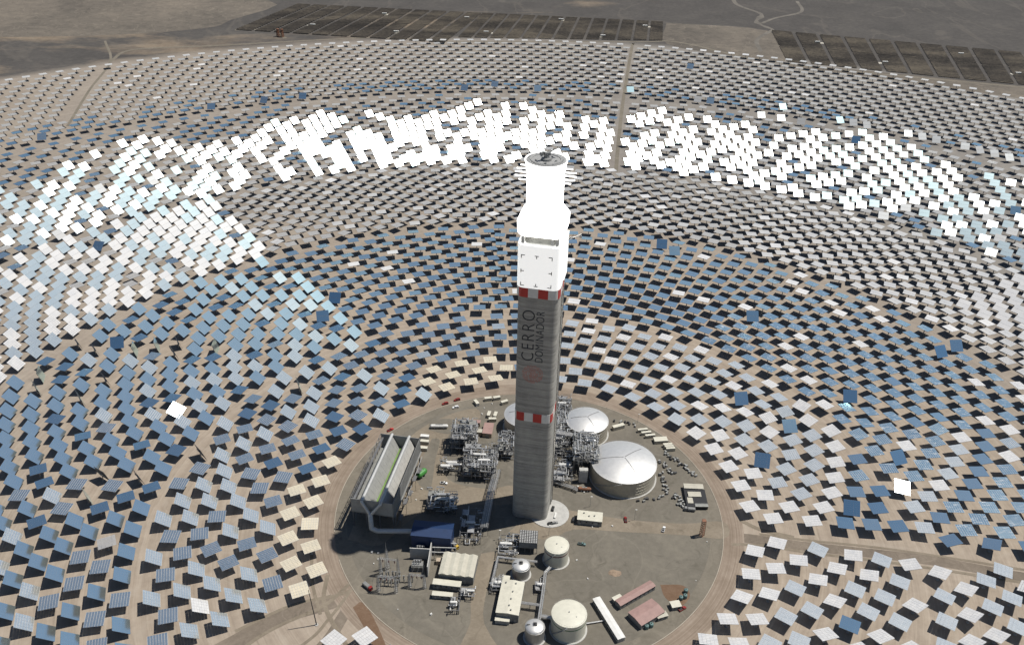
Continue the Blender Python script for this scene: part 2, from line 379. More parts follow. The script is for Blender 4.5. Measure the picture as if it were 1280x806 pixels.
strip('dry_wash', smooth_line([(395, 1180), (405, 1260), (452, 1340)]), 8, .045, 'wash')
m = MB(); m.sheet(arc(*RC, 142, 160), .06); struct(m.build('ring_road', 'ring_earth'))
m = MB(); m.sheet(arc(*RC, 128.6, 160), .09); struct(m.build('perimeter_lane', 'lane'))
m = MB(); m.sheet(arc(*RC, 120.5, 160), .12); struct(m.build('gravel_yard', 'yard'))
patch('sand_apron', [(-117, -30), (-112, 10), (-100, 50), (-86, 82), (-64, 103), (-44, 112), (-40, 100), (-52, 92), (-62, 78), (-63, 58), (-58, 30), (-30, 22), (-13, 26), (-12, 8), (-60, 4), (-82, -14), (-96, -34)], .15)
patch('sand_apron', [(-14, -18), (12, -24), (28, -14), (60, -14.5), (100, -15.5), (127, -17), (128, -2), (100, -5), (60, -2.5), (26, 4), (16, 9), (-2, -4)], .18)
patch('sand_apron', [(-31, -38), (-21, -38), (-26, -70), (-26, -92), (-14, -116), (-38, -113), (-34, -92), (-35, -70)], .15, k=3)
patch('gravel_island', [(-74, 74), (-79, 50), (-83, 34), (-70, 18), (-69, 50), (-68, 72)], .18, 'yard')
patch('gravel_island', [(-78, 84), (-62, 80), (-55, 90), (-62, 98), (-76, 95)], .21, 'yard')
patch('excavated_earth', [(-104, -84), (-95, -98), (-83, -118), (-78, -116), (-90, -92), (-99, -80)], .12, 'red_earth')
patch('excavated_earth', [(80, -58), (94, -58), (97, -66), (90, -74), (82, -68)], .15, 'red_earth')
m = MB()
A = arc(*RC, 128.9, 120, -88, 66); B = arc(*RC, 128.4, 120, -88, 66)
for i in range(120):
    m.prism([B[i], A[i], A[i+1], B[i+1]], .09, .26)
A = arc(*RC, 128.9, 100, 104, 262); B = arc(*RC, 128.4, 100, 104, 262)
for i in range(100):
    if 55 < i < 63: continue
    m.prism([B[i], A[i], A[i+1], B[i+1]], .09, .26)
struct(m.build('kerb', 'kerb'))

# ------------------------------------------------------------------ heliostats
PIV = 6.3; PW, PH = 10.8, 10.6
RECV = Vector((.7, 6, 228))
def basis(N, az):
    e1 = Vector((-math.sin(az), math.cos(az), 0))
    e1 = (e1 - N*e1.dot(N)).normalized(); e2 = N.cross(e1)
    return Matrix((e1, e2, N)).transposed()
def track_normal(x, y):
    return (SUN + (RECV-Vector((x, y, PIV))).normalized()).normalized()
def tilt(az, deg):                      # normal leaning towards azimuth az by deg from the vertical
    return Vector((math.cos(az)*math.sin(R_(deg)), math.sin(az)*math.sin(R_(deg)), math.cos(R_(deg))))

def sites():
    """rings of the field: (zone, row, radius, angle)"""
    rows = []
    z1 = [145.4, 158.9, 172, 184.1, 195.1, 205.6, 214, 222.6, 231.6, 239.6]
    z2 = [256.7, 270.1, 283.3, 295.7, 307.6, 319, 329.7, 340.6, 350.8, 361.2, 371.6, 381.8, 391.9, 401.9, 411.8, 421.6]
    z3 = [441.5]; 
    while z3[-1] < 585: z3.append(z3[-1]+12.6-.016*len(z3)*8)
    z4 = [614]
    while z4[-1] < 868: z4.append(z4[-1]+12.6+.28*len(z4))
    z5 = [906]
    while z5[-1] < 1178: z5.append(z5[-1]+17.5+.32*len(z5))
    for zi, (rs, N) in enumerate(((z1, 45), (z2, 83), (z3, 146), (z4, 196), (z5, 306))):
        st = 360/N
        for k, r in enumerate(rs):
            for j in range(N):
                base = (j + .5*((k + (0 if zi != 1 else 0)) % 2))*st
                rows.append((zi+1, len(rows), k, r, base, st))
    return rows
def frac_noise(x, y, s=1.0):
    return .5+.5*math.sin(x*.021*s+1.3*math.sin(y*.017*s+.7))*math.cos(y*.026*s+1.1*math.sin(x*.013*s))
ROWIDX = {}
H = []
rng = random.Random(11)
for zi, _, k, r, base, st in sites():
    # right and left halves of the two inner zones start from their own meridian
    for half in (0, 1):
        if zi == 1: a = base + (1.82 if half == 0 else 6.25)
        elif zi == 2: a = base + (-2.138+2.1685*0 if half == 0 else 1.58)
        else: a = base + (.37*zi)
        a %= 360
        if zi <= 2:
            right = (a < 97 or a > 270)
            if right != (half == 0): continue
        elif half == 1: continue
        x = .8+r*math.cos(R_(a)); y = 2.2+r*math.sin(R_(a))
        H.append((zi, k, r, a, x, y))
def near_line(x, y, pts, wd):
    P = Vector((x, y))
    for a, b in zip(pts[:-1], pts[1:]):
        a, b = Vector(a), Vector(b); d = b-a; t = max(0, min(1, (P-a).dot(d)/d.length_squared))
        if (P-(a+d*t)).length < wd: return True
    return False
ROADS = [([(122, -18), (140, -16), (174.5, -21), (249, -29), (309, -41), (420, -62), (620, -100)], 10.5),
         ([(-106, -62), (-114, -78), (-145, -93), (-170, -115), (-215, -150), (-300, -215)], 16), ([(-104, -72), (-109, -92), (-118, -115), (-150, -160)], 13),
         ([(98, 600), (106, 680), (128, 880), (166, 1180)], 8),
         ([(-632, 703), (-670, 860), (-700, 1008)], 6)]
def visible(x, y, mg=70):
    d = Vector((x, y, PIV))-CAM_LOC; zc = d.dot(fw)
    if zc < 10: return None
    px = 640+FPX*d.dot(rt)/zc; py = 403-FPX*d.dot(up)/zc
    if -mg < px < 1280+mg and -40 < py < 806+mg: return px, py, zc
    return None
PICKS = [(-340,18,'d','D'),(-330,4,'d','D'),(-326,55,'d','D'),(-277,48,'d','D'),(-317,-32,'d','D'),(-269,-7,'d','D'),(-256,5,'d','D'),(-282,-17,'d','D'),(-340,-8,'s','H'),(-307,-18,'s','H'),(-306,3,'s','H'),(-282,5,'s','H'),(-312,64,'s','H'),(-318,-8,'l','T'),(-294,16,'b','E'),(-269,13,'b','E'),(-295,-7,'b','E'),(-266,88,'W','G'),(256,31,'W','G'),(-255,27,'b','T'),(-255,-14,'b','T'),(-254,-33,'b','T'),(-268,-26,'b','T'),(-281,27,'b','T'),(-266,37,'b','T'),(-292,39,'b','T'),(-301,52,'b','T'),(-305,28,'b','T'),(-315,42,'b','T'),(-317,17,'b','T'),(-328,31,'b','T'),(-337,44,'b','T'),(-345,59,'b','T'),(-293,-29,'b','T'),(-281,-37,'b','T'),(-349,32,'b','T'),(-358,47,'b','T'),(-329,-20,'b','T'),(-351,6,'b','T'),(-360,20,'b','T'),(-369,35,'b','T'),(-263,56,'b','T'),(-287,61,'b','T'),(-261,-66,'s','H'),(-277,-58,'s','H'),(-271,-80,'s','H'),(-280,-94,'s','H'),(-239,-90,'s','H'),(-248,-106,'s','H'),(-219,-71,'s','H'),(-206,-118,'s','H'),(-208,-102,'s','H'),(-241,-119,'s','H'),(-294,-88,'l','T'),(-287,-110,'l','T'),(-326,-46,'l','T'),(-231,-57,'l','T'),(-221,-89,'l','T'),(-249,-53,'b','T'),(-245,-72,'b','T'),(-231,-109,'b','T'),(-255,-86,'b','T'),(-264,-100,'b','T'),(-256,-119,'b','T'),(-271,-116,'b','T'),(-286,-73,'b','T'),(-290,-51,'b','T'),(-300,-65,'b','T'),(-314,-55,'b','T'),(-310,-78,'b','T'),(-303,-45,'b','T'),(-278,-42,'b','T'),(-266,-46,'g','D'),(-217,39,'l','T'),(-211,23,'l','T'),(-206,53,'l','T'),(-192,64,'l','T'),(-221,9,'l','T'),(-203,9,'l','T'),(-229,-7,'l','T'),(-212,-6,'l','T'),(-221,-21,'l','T'),(-193,-5,'l','T'),(-181,-17,'l','T'),(-168,-27,'l','T'),(-191,-30,'l','T'),(-225,69,'l','T'),(-228,25,'s','H'),(-239,10,'s','H'),(-203,-21,'s','H'),(-193,23,'s','H'),(-182,9,'s','H'),(-169,21,'s','H'),(-210,-33,'s','H'),(-178,73,'s','H'),(-223,57,'s','D'),(-210,68,'s','D'),(-188,50,'s','D'),(-173,59,'s','D'),(-157,68,'s','D'),(-166,45,'s','D'),(-171,-3,'s','D'),(-201,37,'s','D'),(-150,53,'d','D'),(-155,31,'d','D'),(-180,35,'d','D'),(-143,74,'d','D'),(-246,63,'b','T'),(-251,44,'d','H'),(-236,42,'b','E'),(-140,40,'c','D'),(-143,19,'c','D'),(-157,8,'c','D'),(-144,-2,'c','D'),(-157,-14,'c','D'),(-152,-33,'c','D'),(-142,-22,'c','H'),(-153,-38,'c','D'),(-137,-41,'c','D'),(-145,-57,'c','D'),(-129,-61,'c','D'),(-136,-77,'c','H'),(-178,-43,'s','D'),(-161,-51,'s','D'),(-184,-59,'s','D'),(-198,-48,'s','D'),(-153,-73,'s','H'),(-215,-53,'s','H'),(-204,-102,'s','H'),(-202,-65,'l','T'),(-189,-76,'l','T'),(-205,-83,'l','T'),(-169,-67,'l','T'),(-173,-84,'l','T'),(-157,-91,'l','T'),(-176,-102,'l','T'),(-191,-112,'l','T'),(-215,-70,'l','T'),(-191,-93,'w','T'),(-108,-110,'w','H'),(-90,-109,'w','H'),(142,-32,'w','T'),(158,-25,'w','T'),(136,-51,'w','T'),(152,-47,'w','T'),(127,-70,'w','T'),(143,-67,'w','T'),(114,-87,'w','T'),(132,-87,'w','T'),(101,-101,'w','T'),(118,-102,'w','T'),(168,-39,'w','T'),(176,-56,'w','T'),(190,-46,'w','T'),(203,-35,'w','T'),(182,-72,'w','T'),(169,-97,'w','T'),(189,-101,'w','T'),(160,-62,'s','D'),(166,-79,'s','D'),(149,-84,'s','D'),(196,-63,'s','D'),(135,-104,'s','D'),(152,-102,'s','D'),(182,-30,'s','D'),(185,-90,'d','D'),(220,-38,'s','D'),(197,-63,'s','D'),(225,-56,'s','D'),(212,-68,'s','D'),(199,-80,'s','D'),(215,-86,'s','D'),(248,-65,'s','D'),(243,-84,'s','D'),(279,-51,'s','D'),(293,-42,'s','D'),(289,-64,'s','D'),(274,-71,'s','D'),(284,-85,'s','D'),(236,-101,'s','D'),(204,-35,'w','T'),(209,-51,'w','T'),(237,-42,'w','T'),(253,-46,'w','T'),(229,-74,'w','T'),(265,-58,'w','T'),(259,-79,'w','T'),(267,-93,'w','T'),(200,-97,'w','T'),(251,-97,'w','T'),(185,-103,'w','T'),(215,-101,'w','T'),(299,-55,'w','T'),(164,55,'d','U'),(194,93,'d','U'),(234,58,'b','H'),(228,40,'b','H'),(222,24,'b','H'),(215,8,'n','U'),(206,-6,'d','H'),(242,89,'p','H'),(132,67,'w','T'),(140,49,'w','T'),(145,29,'w','T'),(147,9,'w','T'),(122,84,'w','T'),(139,82,'w','T'),(149,63,'w','T'),(156,41,'w','T'),(160,20,'w','T'),(160,-2,'w','T'),(223,89,'w','T'),(221,72,'w','T'),(217,55,'w','T'),(212,38,'w','T'),(205,23,'w','T'),(196,8,'w','T'),(185,-4,'w','T'),(173,8,'w','T'),(176,87,'w','T'),(156,78,'l','T'),(172,32,'l','T'),(162,93,'l','T'),(172,71,'l','T'),(180,47,'l','T'),(193,36,'l','T'),(184,22,'l','T'),(192,78,'l','T'),(187,62,'l','T'),(201,52,'l','T'),(205,66,'l','T'),(207,84,'l','T'),(264,63,'n','U'),(269,22,'s','H'),(293,46,'s','H'),(302,61,'s','H'),(311,73,'s','H'),(274,77,'w','H'),(282,34,'w','H'),(359,99,'w','H'),(345,68,'w','H'),(320,88,'w','H'),(239,25,'d','H'),(232,9,'d','H'),(241,-8,'d','H'),(339,94,'b','H'),(333,79,'b','H'),(325,64,'b','H'),(316,51,'b','H'),(306,36,'b','H'),(296,24,'b','H'),(271,2,'b','H'),(223,-7,'b','H'),(257,12,'l','H'),(258,-7,'l','H'),(353,84,'l','H'),(243,89,'p','H'),(258,83,'p','H'),(248,70,'p','H'),(268,97,'p','H'),(283,90,'p','H'),(305,97,'p','H'),(298,83,'p','H'),(289,69,'p','H'),(279,56,'p','H'),(268,44,'p','H'),(252,52,'p','H'),(337,54,'p','H'),(328,39,'p','H'),(318,26,'p','H'),(308,14,'p','H'),(296,2,'p','H'),(284,-8,'p','H'),(328,15,'p','H'),(319,3,'p','H'),(309,-8,'p','H'),(234,58,'p','H'),(230,41,'p','H'),(-349,177,'n','U'),(213,9,'n','U'),(342,203,'n','U'),(289,736,'n','U'),(549,513,'n','U'),(425,716,'n','U'),(203,253,'n','U'),(135,398,'n','U'),(-183,226,'n','U'),(147,384,'n','U'),(-463,780,'d','U'),(-335,835,'d','U'),(-192,875,'d','U'),(-49,888,'d','U'),(48,889,'d','U'),(-437,353,'d','U'),(164,128,'d','U'),(365,213,'d','U'),(-61,382,'w','H'),(237,868,'g','U'),(260,855,'g','U'),(282,843,'g','U'),(303,834,'g','U'),(326,822,'g','U'),(348,813,'g','U'),(370,801,'g','U'),(391,790,'g','U'),(413,778,'g','U'),(438,787,'g','U'),(460,776,'g','U'),(480,761,'g','U'),(500,744,'g','U'),(520,733,'g','U'),(542,726,'g','U'),(560,709,'g','U'),(578,693,'g','U'),(597,681,'g','U'),(615,665,'g','U'),(-386,175,'b','E'),(-368,177,'b','E'),(-333,173,'b','E'),(-338,131,'b','E'),(-384,131,'b','E'),(-354,101,'b','E'),(-387,103,'b','E'),(-339,120,'b','E'),(-182,132,'b','E'),(-300,174,'b','E'),(-319,176,'b','E'),(-268,179,'b','E')]
def pick(x, y):
    best = None
    for qx, qy, mk, ps in PICKS:
        d = math.hypot(qx-x, qy-y)
        if d < 7 + .006*math.hypot(x, y) and (best is None or d < best[0]): best = (d, mk, ps)
    return best[1:] if best else None

def classify(zi, k, r, a, x, y):
    """reflecting state of a mirror: (material key, pose)"""
    u = rng.random(); cl = frac_noise(x, y, 1.0)
    left = a > 127
    if zi == 5:
        if r < 960:
            if u < .05 and r < 925: return ('b', 'U')
            return (('d', 'F') if u < .55 else ('g', 'F'))
        if u < .002: return ('b', 'U')
        return ('w', 'F') if u < .05 else (('v', 'F') if r > 1172 else ('g', 'F'))
    if zi == 4 or (zi == 3 and left):
        top = 800 if a > 110 else (815 if a > 72 else 850)
        top += 35*math.sin(a*.35)
        if r < top:
            pT = .60 if a > 70 else .68
            if left: pT = .78 if r < 610 else .56
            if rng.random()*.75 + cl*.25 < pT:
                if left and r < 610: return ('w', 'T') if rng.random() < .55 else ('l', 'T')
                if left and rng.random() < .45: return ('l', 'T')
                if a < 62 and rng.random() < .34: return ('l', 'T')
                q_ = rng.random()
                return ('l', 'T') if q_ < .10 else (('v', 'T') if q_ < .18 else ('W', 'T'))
            return ('b', 'F') if u < .25 else ('g', 'F')
        if a > 118: return ('d', 'F') if u < .6 else ('g', 'F')
        return ('d', 'F') if u < .22 else ('g', 'F')
    if zi == 3:
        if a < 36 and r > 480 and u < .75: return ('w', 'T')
        if a < 62: return ('v', 'A') if u < .9 else ('w', 'A')
        return ('g', 'A') if u < .8 else (('v', 'A') if u < .98 else ('w', 'A'))
    if zi == 2:
        if a > 137:                      # left field: tracking, blue sky in the glass
            if r < 300 and a < 165 and u < .35: return ('l', 'T')
            if u < .66: return ('b', 'T')
            if u < .85: return ('d', 'H')
            if u < .95: return ('s', 'H')
            return ('l', 'T')
        if a > 126: return ('b', 'T') if u < .5 else (('l', 'T') if u < .7 else ('d', 'H'))
        if a > 55:
            if u < .006: return ('n', 'U')
            if u < .06: return ('w', 'H')
            return ('b', 'H')
        if a > -400:
            if u < .006: return ('n', 'U')
            if u < .10: return ('w', 'H')
            if u < .22: return ('b', 'H')
            return ('p', 'H')
    # zone 1
    if a < 84 or a > 300:
        if a < 84 and a > 30: return ('r', 'H') if u < .8 else ('w', 'H')
        return ('w', 'T') if u < .6 else ('r', 'T')
    if k < 3 and 97 < a < 126: return ('c', 'H')
    if k < 2 and 182 < a < 215: return ('c', 'H')
    if k < 2 and 165 < a < 190: return ('b', 'H')
    if a < 124: return ('s', 'H') if u < .8 else ('l', 'H')
    if u < .55: return ('l', 'T')
    return ('s', 'H') if u < .85 else ('d', 'H')
def pose(kind, x, y, u, v):
    az_t = math.atan2(-y, -x)            # towards the tower
    N = track_normal(x, y); azN = math.atan2(N.y, N.x)
    if kind == 'T': return basis(N, azN if N.z < .965 else az_t+.28*v)
    if kind == 'H':                      # parked almost level
        n = tilt(math.atan2(y, x) if y > 100 else azN+v*.5, (7 if y > 100 else 3)+3*u); return basis(n, az_t+.16*v)
    if kind == 'A':                      # parked, leaning a little away from the viewer's side of the field
        n = tilt(math.atan2(y, x), 3.5+1.5*u); return basis(n, (azN if v > -.1 else az_t)+.12*v)
    if kind == 'F': n = tilt(math.atan2(y, x), 1.5+1.5*u); return basis(n, az_t+.2*v)
    if kind == 'D':                      # tipped over, facing along the ring
        la = R_(122 if x < 0 else 58)+.1*v; n = tilt(la, 5+2.5*u); return basis(n, la)
    if kind == 'U': n = tilt(-math.pi/2+.35*v, 42+6*u); return basis(n, -math.pi/2+.35*v)
    if kind == 'E': n = tilt(az_t+.9+.3*v, 74); return basis(n, az_t+.9+.3*v)
    if kind == 'G':                      # glinting straight into the lens
        n = (SUN+(CAM_LOC-Vector((x, y, PIV))).normalized()).normalized(); return basis(n, azN)
ALL = []
for zi, k, r, a, x, y in H:
    vis = visible(x, y)
    if vis is None: continue
    ov = pick(x, y)
    if any(near_line(x, y, pts, wd) for pts, wd in ROADS) and not (ov and r < 330): rng.random(); continue
    mk, ps = classify(zi, k, r, a, x, y)
    if ov and x > 0 and r < 340 and ov[0] in 'sl': ov = ('r', ov[1])
    if ov: mk, ps = ov
    u, v = rng.uniform(-1, 1), rng.uniform(-1, 1)
    ALL.append(dict(z=zi, k=k, r=r, a=a, x=x, y=y, px=vis[0], py=vis[1], d=vis[2], m=mk, p=ps, B=pose(ps, x, y, u, v)))
def in_frame(h): return -6 < h['px'] < 1286 and -6 < h['py'] < 812
ALL.sort(key=lambda h: h['d'])
NEAR = [h for h in ALL if in_frame(h)][:300]
ns = set(id(h) for h in NEAR)
FAR = [h for h in ALL if id(h) not in ns]

def panel_mesh(seed, fine, nx=5, ny=7):
    rr = random.Random(seed); m = MB(); gx, gy = (.03, .035) if fine else (.08, .17)
    fw_, fh = PW/nx, PH/ny
    for i in range(nx):
        for j in range(ny):
            cx = -PW/2+fw_*(i+.5); cy = -PH/2+fh*(j+.5); tx, ty = rr.uniform(-.004, .004)-cx*.0008, rr.uniform(-.004, .004)-cy*.0008
            x0, x1, y0, y1 = cx-fw_/2+gx/2, cx+fw_/2-gx/2, cy-fh/2+gy/2, cy+fh/2-gy/2
            vs = []
            for zz in (-.05, 0):
                for xx, yy in ((x0, y0), (x1, y0), (x1, y1), (x0, y1)): vs.append((xx, yy, .42+zz+(xx-cx)*tx+(yy-cy)*ty))
            m.add(vs, [(4, 5, 6, 7)], 0); m.add(vs, [(3, 2, 1, 0), (0, 1, 5, 4), (1, 2, 6, 5), (2, 3, 7, 6), (3, 0, 4, 7)], 1)
    return m
def to_mesh(m, name, mats):
    o = m.build(name, mats); me = o.data; bpy.data.objects.remove(o); return me
fr = MB()
for j in range(8): fr.box((0, -PH/2+PH/7*j*1.0, .30), (PW-.1, .10, .12))
for i in range(6): fr.box((-PW/2+.1+(PW-.2)/5*i, 0, .17), (.09, PH-.2, .12))
for sx in (-1, 1):
    for t in (-.3, .3): fr.tube((sx*3.2, t*PH, .1), (sx*3.2, 0, -.75), .07, 5)
FRAME = to_mesh(fr, 'support_frame', 'pale_frame'); FRAME_D = FRAME.copy(); FRAME_D.name = 'support_frame'; FRAME_D.materials[0] = MAT['steel']
tq = MB(); tq.tube((-PW*.42, 0, -.25), (PW*.42, 0, -.25), .27, 10); tq.box((0, 0, -.1), (1.1, .8, .9))
TORQUE = to_mesh(tq, 'torque_tube', 'galv')
pd = MB(); pd.tube((0, 0, .25), (0, 0, PIV-.4), .34, 10, .28); pd.box((0, 0, .15), (1.5, 1.5, .3)); pd.tube((0, 0, PIV-.9), (0, 0, PIV-.25), .42, 10)
PEDESTAL = to_mesh(pd, 'pedestal', 'galv')
PMESH = {}
def panel(mk, s):
    if (mk, s) not in PMESH: PMESH[mk, s] = to_mesh(panel_mesh(s, mk in 'bdnW'), 'mirror_panel', [MIR[mk], MAT['steel']])
    return PMESH[mk, s]
LOOK = {'b': 'blue heliostat mirror', 'd': 'dark blue heliostat mirror', 'n': 'navy heliostat mirror', 's': 'blue-grey striped heliostat mirror',
        'l': 'pale blue heliostat mirror', 'w': 'white heliostat mirror', 'r': 'silver grey heliostat mirror', 'v': 'pale grey heliostat mirror', 'g': 'grey heliostat mirror', 'c': 'cream heliostat mirror',
        'p': 'blue white-patched heliostat mirror', 'W': 'bright white heliostat mirror'}
ORD = ['', 'first', 'second', 'third', 'fourth', 'fifth', 'sixth', 'seventh', 'eighth', 'ninth', 'tenth', '11th', '12th', '13th', '14th', '15th', '16th', '17th', '18th', '19th', '20th', '21st', '22nd', '23rd', '24th', '25th', '26th', '27th', '28th', '29th', '30th', '31st', '32nd', '33rd', '34th', '35th', '36th', '37th', '38th', '39th', '40th']
by = {}
for h in NEAR: by.setdefault((h['z'], h['k'], h['a'] > 95 and h['a'] < 270), []).append(h)
for (zi, k, left), hs in by.items():
    hs.sort(key=lambda h: -h['a'] if left else ((h['a']+90) % 360))
    row = k+1+(10 if zi == 2 else 0)
    for i, h in enumerate(hs):
        h['label'] = '%s, %s from bottom in %s ring outside plant, %s side' % (LOOK[h['m']], ORD[i+1], ORD[row], 'left' if left else 'right')
for i, h in enumerate(NEAR):
    o = thing('heliostat', h['label'], 'heliostat', (h['x'], h['y'], 0), 0, 'heliostats standing in rings around the tower')
    az = math.atan2(h['B'].col[2].y, h['B'].col[2].x)
    M4 = h['B'].to_4x4(); M4.translation = Vector((0, 0, PIV))
    for nm, me in (('mirror_panel', panel(h['m'], i % 3)), ('support_frame', FRAME_D if h['m'] in 'bdnW' else FRAME), ('torque_tube', TORQUE)):
        c = bpy.data.objects.new(nm, me); COL.objects.link(c); c.parent = o; c.matrix_local = M4
    c = bpy.data.objects.new('pedestal', PEDESTAL); COL.objects.link(c); c.parent = o
# the rest of the field, thousands of mirrors, as one mesh
keys = list(MIR.keys()); mats = [MIR[k] for k in keys] + [MAT['galv'], MAT['steel']]
V = []; F = []; MI = []
def addq(vs, fs, mi):
    o = len(V); V.extend(vs); F.extend(tuple(i+o for i in f) for f in fs); MI.extend([mi]*len(fs))
for h in FAR:
    B = h['B']; c0 = Vector((h['x'], h['y'], PIV)); e1, e2, N = B.col[0], B.col[1], B.col[2]; ki = keys.index(h['m'])
    nx, ny = (5, 7) if h['d'] < 780 else (1, 2)
    gx, gy = ((.035, .04) if h['m'] in 'bdnW' else (.08, .16)) if nx > 1 else (0, .15)
    a_, b_ = PW/nx, PH/ny
    for i in range(nx):
        for j in range(ny):
            x0 = -PW/2+a_*i+gx/2; x1 = x0+a_-gx; y0 = -PH/2+b_*j+gy/2; y1 = y0+b_-gy
            addq([c0+e1*xx+e2*yy+N*.42 for xx, yy in ((x0, y0), (x1, y0), (x1, y1), (x0, y1))], [(0, 1, 2, 3)], ki)
    vs = [c0+e1*xx+e2*yy+N*zz for zz in (.22, .37) for xx, yy in ((-PW/2, -PH/2), (PW/2, -PH/2), (PW/2, PH/2), (-PW/2, PH/2))]
    addq(vs, [(3, 2, 1, 0), (4, 5, 6, 7), (0, 1, 5, 4), (1, 2, 6, 5), (2, 3, 7, 6), (3, 0, 4, 7)], len(keys)+1)
    q = .33
    vs = [Vector((h['x']+xx, h['y']+yy, zz)) for zz in (0, PIV-.1) for xx, yy in ((-q, -q), (q, -q), (q, q), (-q, q))]
    addq(vs, [(0, 1, 5, 4), (1, 2, 6, 5), (2, 3, 7, 6), (3, 0, 4, 7)], len(keys))
    vs = [c0+e1*xx+e2*yy+N*zz for zz in (-.5, .2) for xx, yy in ((-4.6, -.25), (4.6, -.25), (4.6, .25), (-4.6, .25))]
    addq(vs, [(3, 2, 1, 0), (0, 1, 5, 4), (2, 3, 7, 6)], len(keys))
me = bpy.data.meshes.new('heliostat_field'); me.from_pydata([tuple(v) for v in V], [], F)
for mm in mats: me.materials.append(mm)
me.polygons.foreach_set('material_index', MI); me.update()
o = bpy.data.objects.new('heliostat_field', me); COL.objects.link(o)
tag(o, 'thousands of farther heliostats in concentric rings, some flashing white, reaching to the desert edge', 'heliostats', None, 'stuff')
print('heliostats', len(NEAR), len(FAR), 'labels', len(set(h['label'] for h in NEAR)), max(len(h['label'].split()) for h in NEAR))
# ------------------------------------------------------------------ the solar tower
def rsq(hw, rad, n=8):
    """rounded square outline, half width hw, corner radius rad"""
    P = []
    for cx, cy, a0 in ((1, -1, -90), (1, 1, 0), (-1, 1, 90), (-1, -1, 180)):
        for i in range(n+1):
            a = R_(a0+90*i/n); P.append((cx*(hw-rad)+rad*math.cos(a), cy*(hw-rad)+rad*math.sin(a)))
    return P
def ring3(pts, z): return [(x, y, z) for x, y in pts]
TW = thing('solar_tower', 'tall square concrete tower with glowing white receiver on top and black lettering', 'tower', (.7, 6, 0), R_(-10))
HWT, CRT = 11.7, 4.2
m = MB(); O = rsq(HWT, CRT)
m.loft([ring3(O, z) for z in (0, 81.2)]); m.loft([ring3(O, z) for z in (87.7, 169.4)])
tw_shaft = m.build('shaft', 'concrete', TW, smooth=True)
def checker(z0, z1, off, hw, name):
    """painted band with red and white squares round the shaft"""
    O = rsq(hw, CRT, 8); n = len(O); per = [0]
    for i in range(n): per.append(per[-1]+math.dist(O[i], O[(i+1) % n]))
    tot = per[-1]; N = 16; cell = tot/N; m = MB(); k = 240
    def at(s):
        s %= tot
        for i in range(n):
            if s <= per[i+1] or i == n-1:
                t = (s-per[i])/max(1e-9, per[i+1]-per[i]); a, b = O[i], O[(i+1) % n]; return (a[0]+(b[0]-a[0])*t, a[1]+(b[1]-a[1])*t)
    for i in range(k):
        a, b = at(tot*i/k+off), at(tot*(i+1)/k+off)
        m.add([(*a, z0), (*b, z0), (*b, z1), (*a, z1)], [(0, 1, 2, 3)], int((i+.5)/k*N) % 2)
    I = rsq(hw-.6, CRT-.4, 8); m.add(ring3(O, z1)+ring3(I, z1), [(i, (i+1) % n, n+(i+1) % n, n+i) for i in range(n)], 0)
    m.add(ring3(I, z0)+ring3(O, z0), [(i, (i+1) % n, n+(i+1) % n, n+i) for i in range(n)], 0)
    return m.build(name, ['white_paint', 'red_paint'], TW)
checker(81.2, 87.7, -2.0, HWT+.08, 'painted_band')
checker(169.4, 175.4, -2.0, HWT+.7, 'painted_band')
# white target box with the aiming marks
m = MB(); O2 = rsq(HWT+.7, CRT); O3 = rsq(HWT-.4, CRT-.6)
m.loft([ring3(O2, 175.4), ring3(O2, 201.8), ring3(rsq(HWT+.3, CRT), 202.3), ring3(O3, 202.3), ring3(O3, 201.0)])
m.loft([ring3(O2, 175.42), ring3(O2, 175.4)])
target = m.build('target_panel', 'target_beam_glow', TW, smooth=True)
m = MB(); fy = -(HWT+.7)-.06
def mark(x, z, bars):
    for dx, dz, sx, sz in bars: m.box((x+dx, fy, z+dz), (sx, .08, sz))
t_ = .42; L_ = 2.2
mark(-9.7, 196, [(.9, 0, L_, t_), (0, -.9, t_, L_)]); mark(-1.1, 196, [(0, 0, L_, t_), (0, -.9, t_, 1.6)]); mark(7.5, 196, [(-.9, 0, L_, t_), (0, -.9, t_, L_)])
mark(-9.7, 186.2, [(0, 0, t_, L_), (.9, 0, 1.6, t_)]); mark(7.5, 186.2, [(0, 0, t_, L_), (-.9, 0, 1.6, t_)])
mark(-9.7, 177, [(.9, 0, L_, t_), (0, .9, t_, L_)]); mark(-1.1, 177, [(0, 0, L_, t_), (0, .9, t_, 1.6)]); mark(7.5, 177, [(-.9, 0, L_, t_), (0, .9, t_, L_)])
m.build('aiming_marks', 'black', target)
# open gallery under the heat shield
m = MB(); m.loft([ring3(rsq(HWT-2.6, 3), z) for z in (202.0, 208.5)]); m.build('gallery_wall', 'louvre', TW)
m = MB()
for sx in (-1, 1):
    for sy in (-1, 1): m.box((sx*9.6, sy*9.6, 204.9), (1.6, 1.6, 6.4))
m.box((6.8, -9.6, 204.6), (1.6, 1.2, 4.6)); m.build('gallery_columns', 'deck_grey', TW)
def octo(r, n=16): return [(r*math.cos(2*math.pi*(i+.5)/n), r*math.sin(2*math.pi*(i+.5)/n)) for i in range(n)]
def blend(a, b, t): return [(x*(1-t)+u*t, y*(1-t)+v*t) for (x, y), (u, v) in zip(a, b)]
sq = rsq(13.0, 5.5, 8); ci = []
for x, y in sq:
    a = math.atan2(y, x); ci.append((math.cos(a), math.sin(a)))
m = MB(); rc = lambda r: [(x*r, y*r) for x, y in ci]
m.loft([ring3(rsq(12.4, 5, 8), 207.4), ring3(sq, 208.2), ring3(rsq(13.4, 6, 8), 214.5), ring3(blend(rsq(13.2, 6.5, 8), rc(12), .4), 217.2), ring3(rc(10.6), 221.5), ring3(rc(10.2), 222.4)])
m.build('heat_shield', 'receiver_glow', TW, smooth=True)
